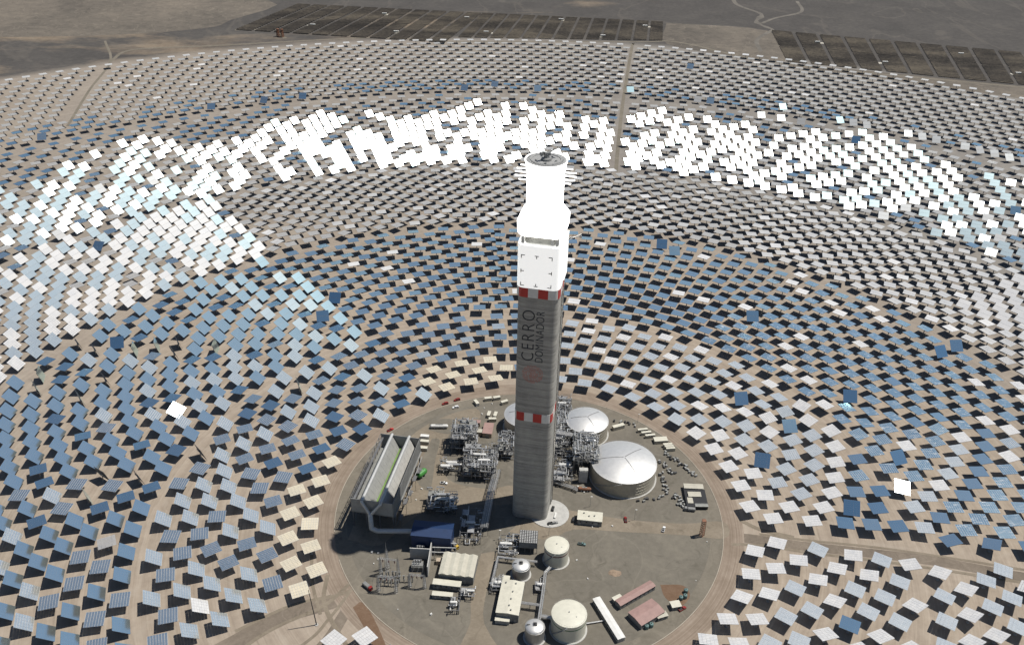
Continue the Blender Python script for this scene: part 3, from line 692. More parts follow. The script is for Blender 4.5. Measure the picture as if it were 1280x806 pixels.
m = MB(); m.lathe([(9.9, 222), (9.9, 240.2)], n=48)
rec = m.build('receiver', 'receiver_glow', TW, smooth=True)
m = MB()
for i in range(16):
    a = 2*math.pi*i/16; m.tube((10.02*math.cos(a), 10.02*math.sin(a), 222.6), (10.02*math.cos(a), 10.02*math.sin(a), 239.8), .12, 6)
m.build('tube_panel_joints', 'receiver_glow', rec)
m = MB(); m.lathe([(9.9, 240.2), (10.5, 241.2), (11.0, 246.2), (11.4, 246.6), (11.4, 247.6), (11.0, 247.6), (11.0, 247.2)], n=48)
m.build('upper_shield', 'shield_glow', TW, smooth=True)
m = MB(); m.lathe([(11.0, 247.2), (8.2, 247.2), (8.2, 247.5), (7.8, 247.5), (7.8, 247.2), (0.01, 247.2)], n=48)
for i in range(5): m.box((5.5*math.cos(i*1.3+2.2), 5.5*math.sin(i*1.3+2.2), 247.6), (1.0, .7, .7), i*1.3)
dk = m.build('top_deck', 'deck_grey', TW)
m = MB(); m.lathe([(9.3, 248.3), (9.4, 248.4), (9.3, 248.5)], n=40)
for i in range(24):
    a = 2*math.pi*i/24; m.tube((9.35*math.cos(a), 9.35*math.sin(a), 247.2), (9.35*math.cos(a), 9.35*math.sin(a), 248.4), .06, 4)
m.build('guard_rail', 'dark_steel', dk)
m = MB()
m.lathe([(2.9, 247.2), (2.7, 248.2), (1.4, 248.6), (1.2, 250.4), (.01, 250.6)], n=20)
m.box((.3, 0, 250.6), (3.2, 2.2, 1.6), R_(35)); a = R_(42)
for s in (-.55, .55):
    m.tube((-.5-s*math.sin(a), -.5+s*math.cos(a), 250.8), (6.4-s*.3*math.sin(a), 5.8+s*.3*math.cos(a), 252.8), .28, 6)
for i in range(8):
    t = i/8; m.tube((-.5+6.9*t-.55*math.sin(a), -.5+6.3*t+.55*math.cos(a), 250.8+2*t), (-.5+6.9*(t+.1)+.55*math.sin(a), -.5+6.3*(t+.1)-.55*math.cos(a), 250.8+2*t), .14, 4)
m.tube((-.2, -.2, 251), (-1.8, -1.6, 252.2), .5, 6); m.box((-2.3, -2.0, 251.2), (1.6, 1.6, 1.4), a)
m.build('deck_crane', 'grey_wall', dk)
for z in (236.0, 238.2, 240.2, 242.2):
    L = 16.2 if z in (238.2, 240.2) else 14.2
    for sg in (-1, 1):
        for yy in (-2.5, 2.5):
            m = MB(); m.box((sg*(9.5+L)/2, yy, z), (L-9.5, .35, .55)); m.build('side_fin', 'shield_glow', TW)
# services up the right-hand face
m = MB()
x0 = HWT+.35
m.box((x0, 9.2-1.2, 86), (.7, 2.6, 172)); 
m.build('cable_riser', 'dark_steel', TW)
m = MB()
for yy in (4.4, 5.4): m.tube((x0+.1, yy, .3), (x0+.1, yy, 200), .28, 8)
for z in range(6, 200, 8): m.box((x0-.1, 4.9, z), (.5, 1.8, .25))
m.build('riser_pipe', 'lagging', TW)
m = MB(); m.box((HWT+.9, 4.0, 190), (1.2, 11, 26)); m.box((HWT+1.1, -3.2, 199), (.8, 2.4, 3)); m.build('side_cladding', 'target_beam_glow', TW)
m = MB()
for z0, z1 in ((197.5, 201), (199.5, 199.5)): m.tube((HWT+.5, 7, z0), (HWT+8.5, 11, z1), .22, 6)
m.build('side_boom', 'white_paint', TW)
# lettering, read from the ground upwards
def letters(txt, size, x_base, z0, z1, name):
    cu = bpy.data.curves.new(name, 'FONT'); cu.body = txt; cu.size = size; cu.extrude = .03; cu.offset = (-.012 if txt == 'CERRO' else -.007)*size; cu.space_character = 1.22 if txt == 'CERRO' else 1.08
    ob = bpy.data.objects.new(name+'_tmp', cu); COL.objects.link(ob)
    dg = bpy.context.evaluated_depsgraph_get(); me = bpy.data.meshes.new_from_object(ob.evaluated_get(dg)); bpy.data.objects.remove(ob)
    xs = [v.co.x for v in me.vertices]; x_min, x_max = min(xs), max(xs); sc = (z1-z0)/(x_max-x_min)
    ys = [v.co.y for v in me.vertices]; h = max(ys)-min(ys)
    return me, x_min, sc, h
def put_letters(txt, height, x_base, z0, z1, name):
    me, x_min, sc, h = letters(txt, 10, x_base, z0, z1, name)
    for v in me.vertices:
        tx, ty, tz = v.co; v.co = Vector((x_base - ty/h*height, -HWT-.05-tz*1.5, z0+(tx-x_min)*sc))
    me.materials.append(MAT['letter']); o = bpy.data.objects.new(name, me); COL.objects.link(o); o.parent = tw_shaft.parent; o.parent = TW; return o
put_letters('CERRO', 7.3, -.9, 126.2, 160.6, 'lettering'); put_letters('DOMINADOR', 4.7, 4.6, 125.9, 160.8, 'lettering')
m = MB()
for ring in range(1, 11):
    for i in range(6+ring*5):
        a = 2*math.pi*(i/(6+ring*5))+ring*.37; rr = ring*.62
        if random.random() < .2: continue
        m.box((-1.1+rr*math.cos(a), -HWT-.02, 116.8+rr*math.sin(a)), (.32, .04, .32))
m.build('sun_emblem', 'emblem', TW)
m = MB()
for i in range(26):
    x = random.uniform(-9, 9); z = random.uniform(5, 80); m.box((x, -HWT-.03, z), (.35, .06, .35))
m.build('formwork_anchor', 'grey_wall', TW)
m = MB(); m.lathe([(13.2, 0), (13.2, .35), (0.01, .35)], n=40); struct(m.build('foundation_slab', 'concrete_pale', loc=(12.5, 0, .2)))
m = MB(); m.box((15.7+.7, -2.5, 1.0), (1.2, 5, 1.2), R_(-12)); pb = m.build('barrier', 'white_paint'); tag(pb, 'low pale wall on the round slab at the foot of the tower', 'wall')
# ------------------------------------------------------------------ plant helpers
def loc2(O, rz, x, y):
    return (O[0]+x*math.cos(rz)-y*math.sin(rz), O[1]+x*math.sin(rz)+y*math.cos(rz))
def building(name, label, cat, NL, NR, FL, h, wallm, roofm, pitch=.6, doors=(), windows=0, vents=(), over=.25, group=None, ridge='x'):
    """NL, NR near corners, FL far-left corner of the footprint"""
    a = math.atan2(NR[1]-NL[1], NR[0]-NL[0]); w_ = math.dist(NL, NR); d = math.dist(NL, FL)
    t = thing(name, label, cat, (NL[0], NL[1], .12), a, group)
    m = MB(); m.box((w_/2, d/2, h/2), (w_, d, h)); m.build('wall', wallm, t)
    m = MB(); o = over
    if ridge == 'x':
        m.loft([[(-o, -o, h), (w_+o, -o, h)] + [(w_+o, -o, h+.18), (-o, -o, h+.18)],
                [(-o, d/2, h+pitch), (w_+o, d/2, h+pitch), (w_+o, d/2, h+pitch+.18), (-o, d/2, h+pitch+.18)],
                [(-o, d+o, h), (w_+o, d+o, h), (w_+o, d+o, h+.18), (-o, d+o, h+.18)]])
    else:
        m.loft([[(-o, -o, h), (-o, d+o, h), (-o, d+o, h+.18), (-o, -o, h+.18)],
                [(w_/2, -o, h+pitch), (w_/2, d+o, h+pitch), (w_/2, d+o, h+pitch+.18), (w_/2, -o, h+pitch+.18)],
                [(w_+o, -o, h), (w_+o, d+o, h), (w_+o, d+o, h+.18), (w_+o, -o, h+.18)]])
        for s in (-o, d+o-.02): m.add([(-o, s, h), (w_+o, s, h), (w_/2, s, h+pitch)], [(0, 1, 2)])
    roof = m.build('roof', roofm, t)
    m = MB()
    n = max(3, int((w_ if ridge == 'x' else d)/1.2))
    for i in range(n+1):
        if ridge == 'x':
            x = w_*i/n; m.box((x, d/4, h+pitch/2+.21), (.06, d/2, .05)); m.box((x, d*.75, h+pitch/2+.21), (.06, d/2, .05))
        else:
            y = d*i/n; m.box((w_/4, y, h+pitch/2+.21), (w_/2, .06, .05)); m.box((w_*.75, y, h+pitch/2+.21), (w_/2, .06, .05))
    for (x, dw, dh) in doors:
        m = MB(); m.box((x, -.04, dh/2), (dw, .12, dh)); m.build('door', 'grey_panel', t)
    for i in range(windows):
        m = MB(); x = w_*(i+.5)/windows; m.box((x, -.04, h*.6), (1.1, .1, .9)); m.build('window', 'glass_dark', t)
    for x, y in vents:
        zz = h+pitch*(1-abs(2*((y/d) if ridge == 'x' else (x/w_))-1))
        m = MB(); m.tube((x, y, zz), (x, y, zz+.75), .32, 8); m.tube((x, y, zz+.75), (x, y, zz+.95), .55, 8, .2); m.build('vent', 'grey_wall', roof)
    return t
def tank(name, label, c, R, h, shellm, roofm, rise, band=None, ribs=0, pad=True, ladder=True, top=None, hoops=0):
    t = thing(name, label, 'tank', (c[0], c[1], .12))
    m = MB(); prof = [(R, 0)]
    for i in range(hoops): z = h*(i+1)/(hoops+1); prof += [(R, z-.02), (R+.05, z), (R, z+.02)]
    m.lathe(prof+[(R, h)], n=72); m.build('shell', shellm, t, smooth=True)
    m = MB(); n = 8
    m.lathe([(R+.12, h-.35), (R+.12, h+.05)]+[(R*math.cos(math.pi/2*i/n), h+.06+rise*math.sin(math.pi/2*i/n)**1.0) for i in range(n)]+[(.02, h+.06+rise)] if rise > R*.25 else
            [(R+.12, h-.35), (R+.12, h+.05), (R*.98, h+.1)]+[(R*(1-i/n), h+.1+rise*(1-(1-i/n)**2)) for i in range(1, n)]+[(.02, h+.1+rise)], n=72)
    roof = m.build('roof', roofm, t, smooth=True)
    if ribs:
        for k in range(ribs):
            a = R_((180, -64, 44, 115)[k]); m = MB()
            pts = [(R*s*math.cos(a), R*s*math.sin(a), h+.22+rise*(1-s*s)) for s in (0.03, .2, .4, .6, .78)]
            for p, q in zip(pts[:-1], pts[1:]): m.tube(p, q, .17, 5)
            m.build('roof_rib', 'steel' if k % 2 == 0 else 'silver_shell', roof)
    if band:
        m = MB(); m.lathe([(R+.03, h*band[1]), (R+.05, h*band[1]), (R+.05, h*band[2]), (R+.03, h*band[2])], n=72); m.build('band', band[0], t, smooth=True)
    if pad:
        m = MB(); m.lathe([(R+1.0, -.02), (R+1.0, .22), (R, .24)], n=60); m.build('base_ring', 'concrete_pale', t)
    if ladder:
        m = MB(); N_ = 26
        for i in range(N_):
            a = 3.5+i/N_*1.1; m.box(((R+.5)*math.cos(a), (R+.5)*math.sin(a), h*(i+.5)/N_), (.9, .5, .08), a)
        for i in range(N_):
            a, b = 3.5+i/N_*1.1, 3.5+(i+1)/N_*1.1
            m.tube(((R+.95)*math.cos(a), (R+.95)*math.sin(a), h*(i+.5)/N_+.9), ((R+.95)*math.cos(b), (R+.95)*math.sin(b), h*(i+1.5)/N_+.9), .04, 4)
        m.build('stair', 'galv', t)
    m = MB(); zt = h+.1+rise
    if top == 'hatch':
        m.tube((0, 0, zt-.2), (0, 0, zt+.7), .35, 10); m.tube((R*.4, -R*.3, zt-.8), (R*.4, -R*.3, zt+.1), .25, 8); m.build('hatch', 'galv', roof)
    elif top == 'platform':
        m.box((0, 0, zt+.3), (2.2, 2.2, .15)); m.tube((0, 0, zt-.3), (0, 0, zt+1.4), .45, 8)
        for sx in (-1, 1):
            m.box((sx*1.1, 0, zt+.9), (.06, 2.2, .06)); m.box((0, sx*1.1, zt+.9), (2.2, .06, .06))
        m.box((-R*.45, 0, zt+.15-rise*.25), (R*.8, .7, .1)); m.build('top_platform', 'dark_steel', roof)
    m = MB(); 
    for i in range(40):
        a, b = 2*math.pi*i/40, 2*math.pi*(i+1)/40
        m.tube(((R-.15)*math.cos(a), (R-.15)*math.sin(a), h+.25), ((R-.15)*math.cos(a), (R-.15)*math.sin(a), h+1.2), .035, 4, caps=False)
        m.tube(((R-.15)*math.cos(a), (R-.15)*math.sin(a), h+1.2), ((R-.15)*math.cos(b), (R-.15)*math.sin(b), h+1.2), .035, 4, caps=False)
    m.build('rim_rail', 'galv', roof)
    return t
def module(name, label, x0, y0, x1, y1, h, levels, seed, vessels=2, dense=1.0, cat='process unit', legs=0.0):
    """steel-framed process structure with decks, vessels and lagged pipes"""
    rr = random.Random(seed); t = thing(name, label, cat, ((x0+x1)/2, (y0+y1)/2, .12))
    w_, d = x1-x0, y1-y0; nx, ny = max(2, round(w_/5)), max(2, round(d/5)); m = MB()
    X = [-w_/2+w_*i/nx for i in range(nx+1)]; Y = [-d/2+d*j/ny for j in range(ny+1)]
    Z = [legs+(h-legs)*(k+1)/levels for k in range(levels)]
    for x in X:
        for y in Y:
            if rr.random() < .12: continue
            m.box((x, y, h/2), (.32, .32, h))
    for z in Z:
        for x in X: m.box((x, 0, z-.2), (.22, d, .32))
        for y in Y: m.box((0, y, z-.19), (w_, .22, .3))
    for z0, z1 in zip([legs]+Z[:-1], Z):
        m.tube((X[0], Y[0], z0), (X[1], Y[0], z1), .1, 4); m.tube((X[-1], Y[0], z0), (X[-2], Y[0], z1), .1, 4)
        m.tube((X[-1], Y[0], z0), (X[-1], Y[1], z1), .1, 4); m.tube((X[0], Y[-1], z0), (X[0], Y[-2], z1), .1, 4)
    m.build('steel_frame', 'steel', t)
    for k, z in enumerate(Z):
        m = MB()
        for i in range(nx):
            for j in range(ny):
                if rr.random() < (.45 if k < levels-1 else .30): m.box(((X[i]+X[i+1])/2, (Y[j]+Y[j+1])/2, z-.02), (w_/nx-.25, d/ny-.25, .07))
        xs = [X[0]-.4, X[-1]+.4]
        for x in xs: m.box((x, 0, z+1.0), (.05, d, .05))
        for y in (Y[0]-.4, Y[-1]+.4): m.box((0, y, z+1.0), (w_, .05, .05))
        m.build('platform', 'louvre' if k % 2 else 'galv', t)
    m = MB()
    for _ in range(int(w_*d*levels*.075*dense)):
        z = rr.choice(Z)+rr.uniform(.3, 1.6); r = rr.choice((.16, .2, .28, .36, .45))
        x, y = rr.uniform(-w_/2, w_/2), rr.uniform(-d/2, d/2); pts = [(x, y, z)]
        for s in range(rr.randint(2, 5)):
            ax = rr.randint(0, 2)
            if ax == 0: x = max(-w_/2-1, min(w_/2+1, x+rr.uniform(-7, 7)))
            elif ax == 1: y = max(-d/2-1, min(d/2+1, y+rr.uniform(-7, 7)))
            else: z = max(.5, min(h+2.4, z+rr.uniform(-5, 4)))
            pts.append((x, y, z))
        m.path(pts, r, 6)
    m.build('pipework', 'lagging', t, smooth=True)
    m = MB()
    for _ in range(int(w_*d*levels*.03*dense)):
        z = rr.choice(Z)+rr.uniform(.2, .8); x, y = rr.uniform(-w_/2, w_/2), rr.uniform(-d/2, d/2)
        if rr.random() < .5: m.box((x, y, z+.4), (rr.uniform(.5, 1.6), rr.uniform(.5, 1.6), rr.uniform(.6, 1.8)))
        else: m.tube((x, y, z), (x, y, z+rr.uniform(1, 2.6)), rr.uniform(.2, .6), 8)
    m.build('equipment', 'grey_wall', t)
    for v in range(vessels):
        m = MB(); z = rr.choice(Z)+1.0; x, y = rr.uniform(-w_*.32, w_*.32), -d*.3+d*.6*(v+.5)/vessels; L = min(w_*.6, rr.uniform(5, 9)); r = rr.uniform(.8, 1.3)
        x = max(-w_/2+L/2, min(w_/2-L/2, x))
        m.tube((x-L/2, y, z), (x+L/2, y, z), r, 14); m.ball((x-L/2, y, z), r, 14, 8); m.ball((x+L/2, y, z), r, 14, 8)
        for s in (-.3, .3): m.box((x+L*s, y, z-r*.9), (.4, r*1.4, r))
        m.build('vessel', 'lagging' if v % 2 else 'white_paint', t, smooth=True)
    return t
def piperack(name, label, pts, z, w_, npipes, seed, cat='pipe rack', r0=.22):
    rr = random.Random(seed); c = pts[0]; t = thing(name, label, cat, (c[0], c[1], .12)); P = [(Vector((p[0]-c[0], p[1]-c[1]))) for p in pts]
    m = MB(); pm = MB()
    offs = [(-w_/2+w_*(i+.5)/npipes) for i in range(npipes)]; rad = [rr.choice((r0*.7, r0, r0*1.35)) for _ in offs]
    for i in range(len(P)-1):
        a, b = P[i], P[i+1]; d = (b-a); L = d.length; d.normalize(); q = Vector((-d.y, d.x)); n = max(1, int(L/5))
        for k in range(n+1):
            s = a+d*L*k/n
            for sg in (-1, 1): m.tube((s.x+q.x*sg*w_/2, s.y+q.y*sg*w_/2, 0), (s.x+q.x*sg*w_/2, s.y+q.y*sg*w_/2, z+.2), .13, 5)
            m.tube((s.x-q.x*w_/2, s.y-q.y*w_/2, z-.1), (s.x+q.x*w_/2, s.y+q.y*w_/2, z-.1), .13, 5)
        for sg in (-1, 1): m.tube((a.x+q.x*sg*w_/2, a.y+q.y*sg*w_/2, z), (b.x+q.x*sg*w_/2, b.y+q.y*sg*w_/2, z), .11, 5)
    def off(i, o):
        a = P[max(0, i-1)]; b = P[min(len(P)-1, i+1)]; d = (b-a).normalized(); q = Vector((-d.y, d.x)); return P[i]+q*o
    for o, r in zip(offs, rad): pm.path([(*off(i, o), z+r+.05+.25*(r > r0)) for i in range(len(P))], r, 7)
    m.build('rack_frame', 'steel', t); pm.build('pipe', 'lagging', t, smooth=True)
    return t

# ------------------------------------------------------------------ air-cooled condenser
AC = thing('air_cooled_condenser', 'long raised condenser with two sloped ridges, grey wind walls and a white duct', 'condenser', (-115.8, -18, .12), R_(-8.3))
LX, LY, ZT = 28.0, 66.3, 25.0
for i in range(4):
    for j in range(7):
        m = MB(); m.box((.6+i*(LX-1.2)/3, 1+j*(LY-2)/6, 6.5), (.7, .7, 13)); 
        if j < 6 and i in (0, 3): m.tube((.6+i*(LX-1.2)/3, 1+j*(LY-2)/6, .5), (.6+i*(LX-1.2)/3, 1+(j+1)*(LY-2)/6, 12.5), .14, 4)
        m.build('column', 'steel', AC)
m = MB(); m.box((LX/2, LY/2, 13.4), (LX, LY, .9)); 
fd = m.build('fan_deck', 'louvre', AC)
for i in range(2):
    for j in range(5):
        m = MB(); m.tube((8+i*12.4, 6.6+j*13.2, 11.4), (8+i*12.4, 6.6+j*13.2, 12.9), 5.0, 24, 4.7); m.build('fan_shroud', 'grey_panel', fd)
for bx, ap in ((2.6, 8.0), (14.4, 20.3)):
    for s, e in ((bx, ap), (bx+11.2, ap)):
        m = MB(); th = .45; n = 11
        for k in range(n):
            y0, y1 = .8+(LY-1.6)*k/n+.06, .8+(LY-1.6)*(k+1)/n-.06
            for q in range(4):
                t0, t1 = y0+(y1-y0)*q/4+.03, y0+(y1-y0)*(q+1)/4-.03; sg = 1 if s < e else -1
                m.loft([[(s, t0, 14.1), (e-sg*.5, t0, 24.0), (e-sg*.5+sg*th, t0, 23.8), (s+sg*th, t0, 14.1)], [(s, t1, 14.1), (e-sg*.5, t1, 24.0), (e-sg*.5+sg*th, t1, 23.8), (s+sg*th, t1, 14.1)]])
        m.build('tube_bundle', 'grey_panel' if bx < 5 else 'concrete_pale', AC)
    m = MB(); m.tube((ap, -1.0, 24.7), (ap, LY+.3, 24.7), 1.05, 16); m.ball((ap, LY+.3, 24.7), 1.05, 12, 8)
    m.build('distribution_duct', 'duct', AC, smooth=True)
m = MB(); m.box((14.1, LY/2, 15.0), (.9, LY-3, .3)); m.build('valley_walkway', 'green_pale', AC)
m = MB(); m.box((LX, LY/2, 18.9), (.3, LY, 11.8))
for k in range(23): m.box((LX+.2, k*LY/22.0, 18.9), (.12, .16, 11.8))
m.box((LX+.5, LY/2, 13.0), (1.2, LY, .2)); m.build('wind_wall', 'grey_wall', AC)
for nm, y in (('wind_wall', -.05), ('wind_wall', LY+.05)):
    m = MB(); m.box((LX/2, y, 19.3), (LX-.4, .25, 10.6))
    for k in range(14): m.box((.4+k*(LX-.8)/13, y-.18*(1 if y < 5 else -1), 19.3), (.14, .12, 10.6))
    m.build(nm, 'grey_panel', AC)
m = MB()
for k in range(14):
    y = .3+k*(LY-.6)/13; m.box((0, y, 19), (.3, .3, 12))
    if k < 13: m.tube((0, y, 14.2), (0, y+(LY-.6)/13, 19.5), .11, 4); m.tube((0, y+(LY-.6)/13, 19.5), (0, y, 24.8), .11, 4)
for z in (14.2, 16.8, 19.5, 22.2, 24.9): m.box((0, LY/2, z), (.26, LY, .26))
m.box((1.4, LY/2, 22.0), (1.6, LY, .1))
m.build('open_wall_truss', 'steel', AC)
m = MB(); mg = (13.6, -3.0, 15.2)
m.path([(8.0, -.6, 24.7), (8.0, -1.4, 23.8), mg], 1.05, 14); m.path([(20.3, -.6, 24.7), (20.3, -1.4, 23.8), mg], 1.05, 14)
m.ball(mg, 1.75, 14, 9); m.path([mg, (14.6, -5.5, 12), (15.2, -7, 7.8), (19, -7.2, 6.4), (42, -3.0, 6.4)], 1.6, 16)
m.build('exhaust_duct', 'duct', AC, smooth=True)
m = MB()
for k in range(5):
    m.box((LX+2.2, 8+k*11.5, 6.2+(k % 2)*3), (2.4, 5.5, .15)); m.tube((LX+3.2, 6+k*11.5, 0), (LX+3.2, 6+k*11.5, 9.3), .12, 5)
for k in range(4): m.tube((LX+.8, 4+k*16, 3+k), (LX+1.2, 18+k*16, 6+k), .25, 6)
m.build('side_stair', 'steel', AC)

# turbine hall and neighbours (in the tower's shadow)
TH = building('turbine_hall', 'blue clad turbine hall lying in the shadow of the tower', 'hall', (-75, -36.5), (-50, -38.2), (-74, -23.6), 12.5, 'blue_clad', 'blue_clad', 1.1, doors=((6, 4, 5), (17, 3, 3.5)), over=.4)
module('process_module', 'tall steel evaporator frame with silver pipes beside the pink roofed workshop', -58, 59, -41, 76, 17, 4, 21, 3, 1.3)
module('process_module', 'broad steel pipe structure with horizontal vessels left of the tower', -47.5, 30, -25, 55, 12, 3, 22, 5, 1.25)
module('process_module', 'small pipe frame wedged between the pipe structure and the tower', -24, 54, -13.2, 70, 11.5, 3, 23, 2, 1.3)
module('pump_skid', 'low skid with horizontal vessels on sand left of the pipe structure', -64, 35, -50, 45, 4.2, 1, 24, 3, 1.6)
module('process_module', 'dark pipe frame half inside the tower shadow beside the turbine hall', -69, -4, -50, 10, 8, 2, 25, 2, 1.0)
module('process_module', 'low pipework in deep shadow between turbine hall and tower', -45, -30, -32, -4, 5, 1, 26, 1, .7)
module('salt_pipe_platform', 'raised grey platform of silver salt pipes against the big dome tank', 29.5, 38, 46.5, 66, 16.5, 2, 27, 2, 2.2, legs=11)
module('process_module', 'narrow steel frame of looping silver pipes right behind the tower', 16.5, 60, 27, 96, 11, 3, 28, 2, 1.5)
module('process_module', 'pipe frame near the ring road behind the far dome tank', 17, 98, 29, 121, 9, 2, 29, 1, 1.6)
module('process_module', 'low pipes and pumps between the tower and the salt platform', 15.5, 28, 28, 58, 5, 1, 30, 1, 1.5)
piperack('pipe_rack', 'dark pipe rack running from the pipe structure down past the tower', [(-24, 34), (-27, 12), (-30, -22)], 7, 5, 7, 31)
piperack('pipe_rack', 'pipe rack bridging from the tower to the two dome tanks', [(16, 70), (36, 66), (47, 62)], 13, 3.4, 6, 32, r0=.3)
piperack('pipe_rack', 'low pale pipe run along the ground between tower and tank foot', [(15, 30), (29, 24), (32, 22)], 1.6, 3.2, 5, 33, r0=.26)
m = MB(); m.box((0, 0, 5.6), (6, 3.2, 11.2)); m.box((0, -1.75, 5.6), (5.2, .3, 10)); pc = m.build('concrete_pier', 'concrete_pale', loc=(36, 33, .12)); tag(pc, 'dark concrete pier under the raised salt pipe platform', 'pier')

# ------------------------------------------------------------------ tanks
tank('salt_tank', 'largest silver dome tank, right of the tower, with pale base ring', (64.2, 40.1), 22.8, 12.9, 'tank_shell', 'silver_dome', 4.2, ribs=3, hoops=4)
tank('salt_tank', 'second silver dome tank, behind the largest, right of the tower', (40.5, 86.3), 15.8, 12.4, 'tank_shell', 'silver_dome', 3.2, ribs=3, hoops=4)
tank('salt_tank', 'silver dome tank half hidden behind the left side of the tower', (-5.4, 91), 15.8, 12.2, 'tank_shell', 'silver_dome', 3.2, ribs=3, hoops=4)
tank('water_tank', 'cream round tank with dark red band, right of the fan grid', (16.4, -40.7), 7.6, 12.8, 'tank_cream', 'tank_cream', .9, band=('maroon_band', .74, .80), top='hatch')
tank('water_tank', 'large cream round tank with green band beside the long white shed', (22.8, -93.7), 10.1, 13.2, 'tank_cream', 'tank_cream', 1.1, band=('green_band', .76, .81), top='hatch')
tank('silver_tank', 'small silver dome tank behind the long cream roofed hall', (-5.5, -53.8), 5.5, 7.8, 'silver_shell', 'silver_dome', 2.0, top='platform', ladder=False)
tank('silver_tank', 'small silver dome tank at the bottom photo edge beside the green banded tank', (3.4, -100.5), 5.6, 9.0, 'silver_shell', 'silver_dome', 2.1, top='platform', ladder=False)

# ------------------------------------------------------------------ buildings
W1 = building('warehouse', 'wide warehouse with striped cream roof of four shallow ridges', 'warehouse', (-55.4, -61.5), (-34.2, -63.6), (-53.6, -44.5), 6.2, 'grey_wall', 'cream_roof_dark', .2, doors=((4, 3.5, 4), (15, 3.5, 4)), over=.1)
W1ch = [c for c in W1.children if c.name.startswith('roof')][0]
m = MB(); ww = math.dist((-55.4, -61.5), (-34.2, -63.6)); dd = math.dist((-55.4, -61.5), (-53.6, -44.5)); n = 4
for i in range(n):
    x0, x1 = ww*i/n-.1, ww*(i+1)/n+.1; xm = (x0+x1)/2
    for k, (xa, xb, za, zb) in enumerate(((x0, xm, 6.45, 7.5), (xm, x1, 7.5, 6.45))):
        m.loft([[(xa, -.5, za), (xb, -.5, zb), (xb, -.5, zb+.2), (xa, -.5, za+.2)], [(xa, dd+.5, za), (xb, dd+.5, zb), (xb, dd+.5, zb+.2), (xa, dd+.5, za+.2)]], k)
    for y in (-.3, dd+.3): m.add([(x0, y, 6.45), (x1, y, 6.45), (xm, y, 7.5)], [(0, 1, 2)], 0)
m.build('roof_ridge', ['cream_roof', 'cream_roof_dark'], W1)
building('control_hut', 'long low cream roofed building directly in front of the striped warehouse', 'building', (-58.4, -67.6), (-41.7, -69.2), (-58.1, -63.6), 4.2, 'grey_wall', 'cream_roof', .25, doors=((3, 1.2, 2.2),), windows=5)
building('control_hut', 'smallest cream roofed cabin in front of the warehouse, with white railing', 'building', (-58, -75.1), (-45.9, -75.9), (-57.8, -72.2), 3.0, 'grey_wall', 'cream_roof', .15, doors=((2, 1.1, 2.1),), windows=3)
building('treatment_hall', 'long cream roofed hall with small roof vents beside the lane', 'hall', (-19.3, -89.0), (-6.2, -90.6), (-16.0, -64.4), 6.3, 'grey_wall', 'cream_roof', .7, doors=((8, 3, 3.6), (11.4, 1.2, 2.2)), vents=((2.5, 22.5), (8.5, 22.5), (7.5, 16), (7.3, 10.5), (7, 5.5), (8.4, 2.4)), ridge='y')
building('annex', 'narrow cream lean-to at the near end of the vented hall', 'building', (-19.6, -92.0), (-11.5, -92.6), (-19.3, -89.6), 3.0, 'grey_panel', 'cream_roof', .12, doors=((4, 1.1, 2.1),))
building('pump_house', 'small pale pink kiosk behind the vented hall', 'hut', (-17, -63), (-12.5, -63.4), (-16.6, -58.5), 3.6, 'pink_roof', 'cream_roof', .15)
building('store_building', 'cream roofed building standing alone right of the tower foot', 'building', (30.7, -9.0), (46.7, -10.6), (31.8, -.6), 4.4, 'grey_wall', 'cream_roof', .3, doors=((1.5, 1.2, 2.2), (12, 2.6, 3)), windows=4, vents=((4, 6), (7.5, 3.5), (11, 4.2)))
building('long_shed', 'long narrow white roofed shed on the open gravel right of the green banded tank', 'shed', (38.0, -73.9), (50.9, -102.4), (42.0, -72.0), 3.2, 'grey_panel', 'white_paint', .3, windows=9)
building('office_block', 'pink roofed office block, the narrower one behind', 'building', (54.0, -78.6), (76.2, -62.4), (51.2, -74.6), 3.6, 'grey_wall', 'pink_roof', .55, windows=8)
building('office_block', 'pink roofed office block, the wider one in front', 'building', (65.0, -92.6), (79.6, -81.8), (58.2, -83.4), 3.8, 'grey_wall', 'pink_roof', .8, doors=((4, 1.2, 2.2),), windows=6)
building('workshop', 'workshop with flat dusty pink roof behind the evaporator frame', 'workshop', (-36.8, 77.6), (-30, 77), (-34.8, 90), 3.8, 'sandstone_trim', 'pink_roof', .2, doors=((3.4, 2.6, 3),))
building('workshop', 'long narrow pink roofed shed behind the evaporator frame', 'workshop', (-50.5, 90.4), (-39.3, 89.7), (-50, 93.6), 3.6, 'sandstone_trim', 'pink_roof', .2, windows=3)
building('workshop', 'cream roofed cabin between the two pink roofs', 'workshop', (-43.5, 79.5), (-37.5, 79), (-43.2, 83.2), 3.2, 'sandstone_trim', 'cream_roof_dark', .15)
building('workshop_yard', 'small cream hut beside the oval red earth heap', 'hut', (84.8, -77.8), (90.2, -76.4), (85.6, -73.4), 2.8, 'grey_wall', 'cream_roof', .2, windows=2)
building('site_hut', 'small cream cabin at the near corner of the wider pink roofed block', 'hut', (75.5, -86.0), (81.5, -83.6), (74.3, -82.8), 2.7, 'grey_wall', 'cream_roof_dark', .15, windows=2)
building('site_hut', 'small cream cabin at the left end of the narrower pink roofed block', 'hut', (50.9, -74.2), (55.6, -71.2), (49.6, -71.9), 2.7, 'grey_wall', 'cream_roof', .15, windows=2)
building('camp_canteen', 'cream roofed hut along the far edge of the crowded dark compound by the ring road', 'hut', (105.6, 26.2), (118.6, 26.0), (105.8, 30.6), 3.2, 'grey_wall', 'cream_roof_dark', .2, windows=4)
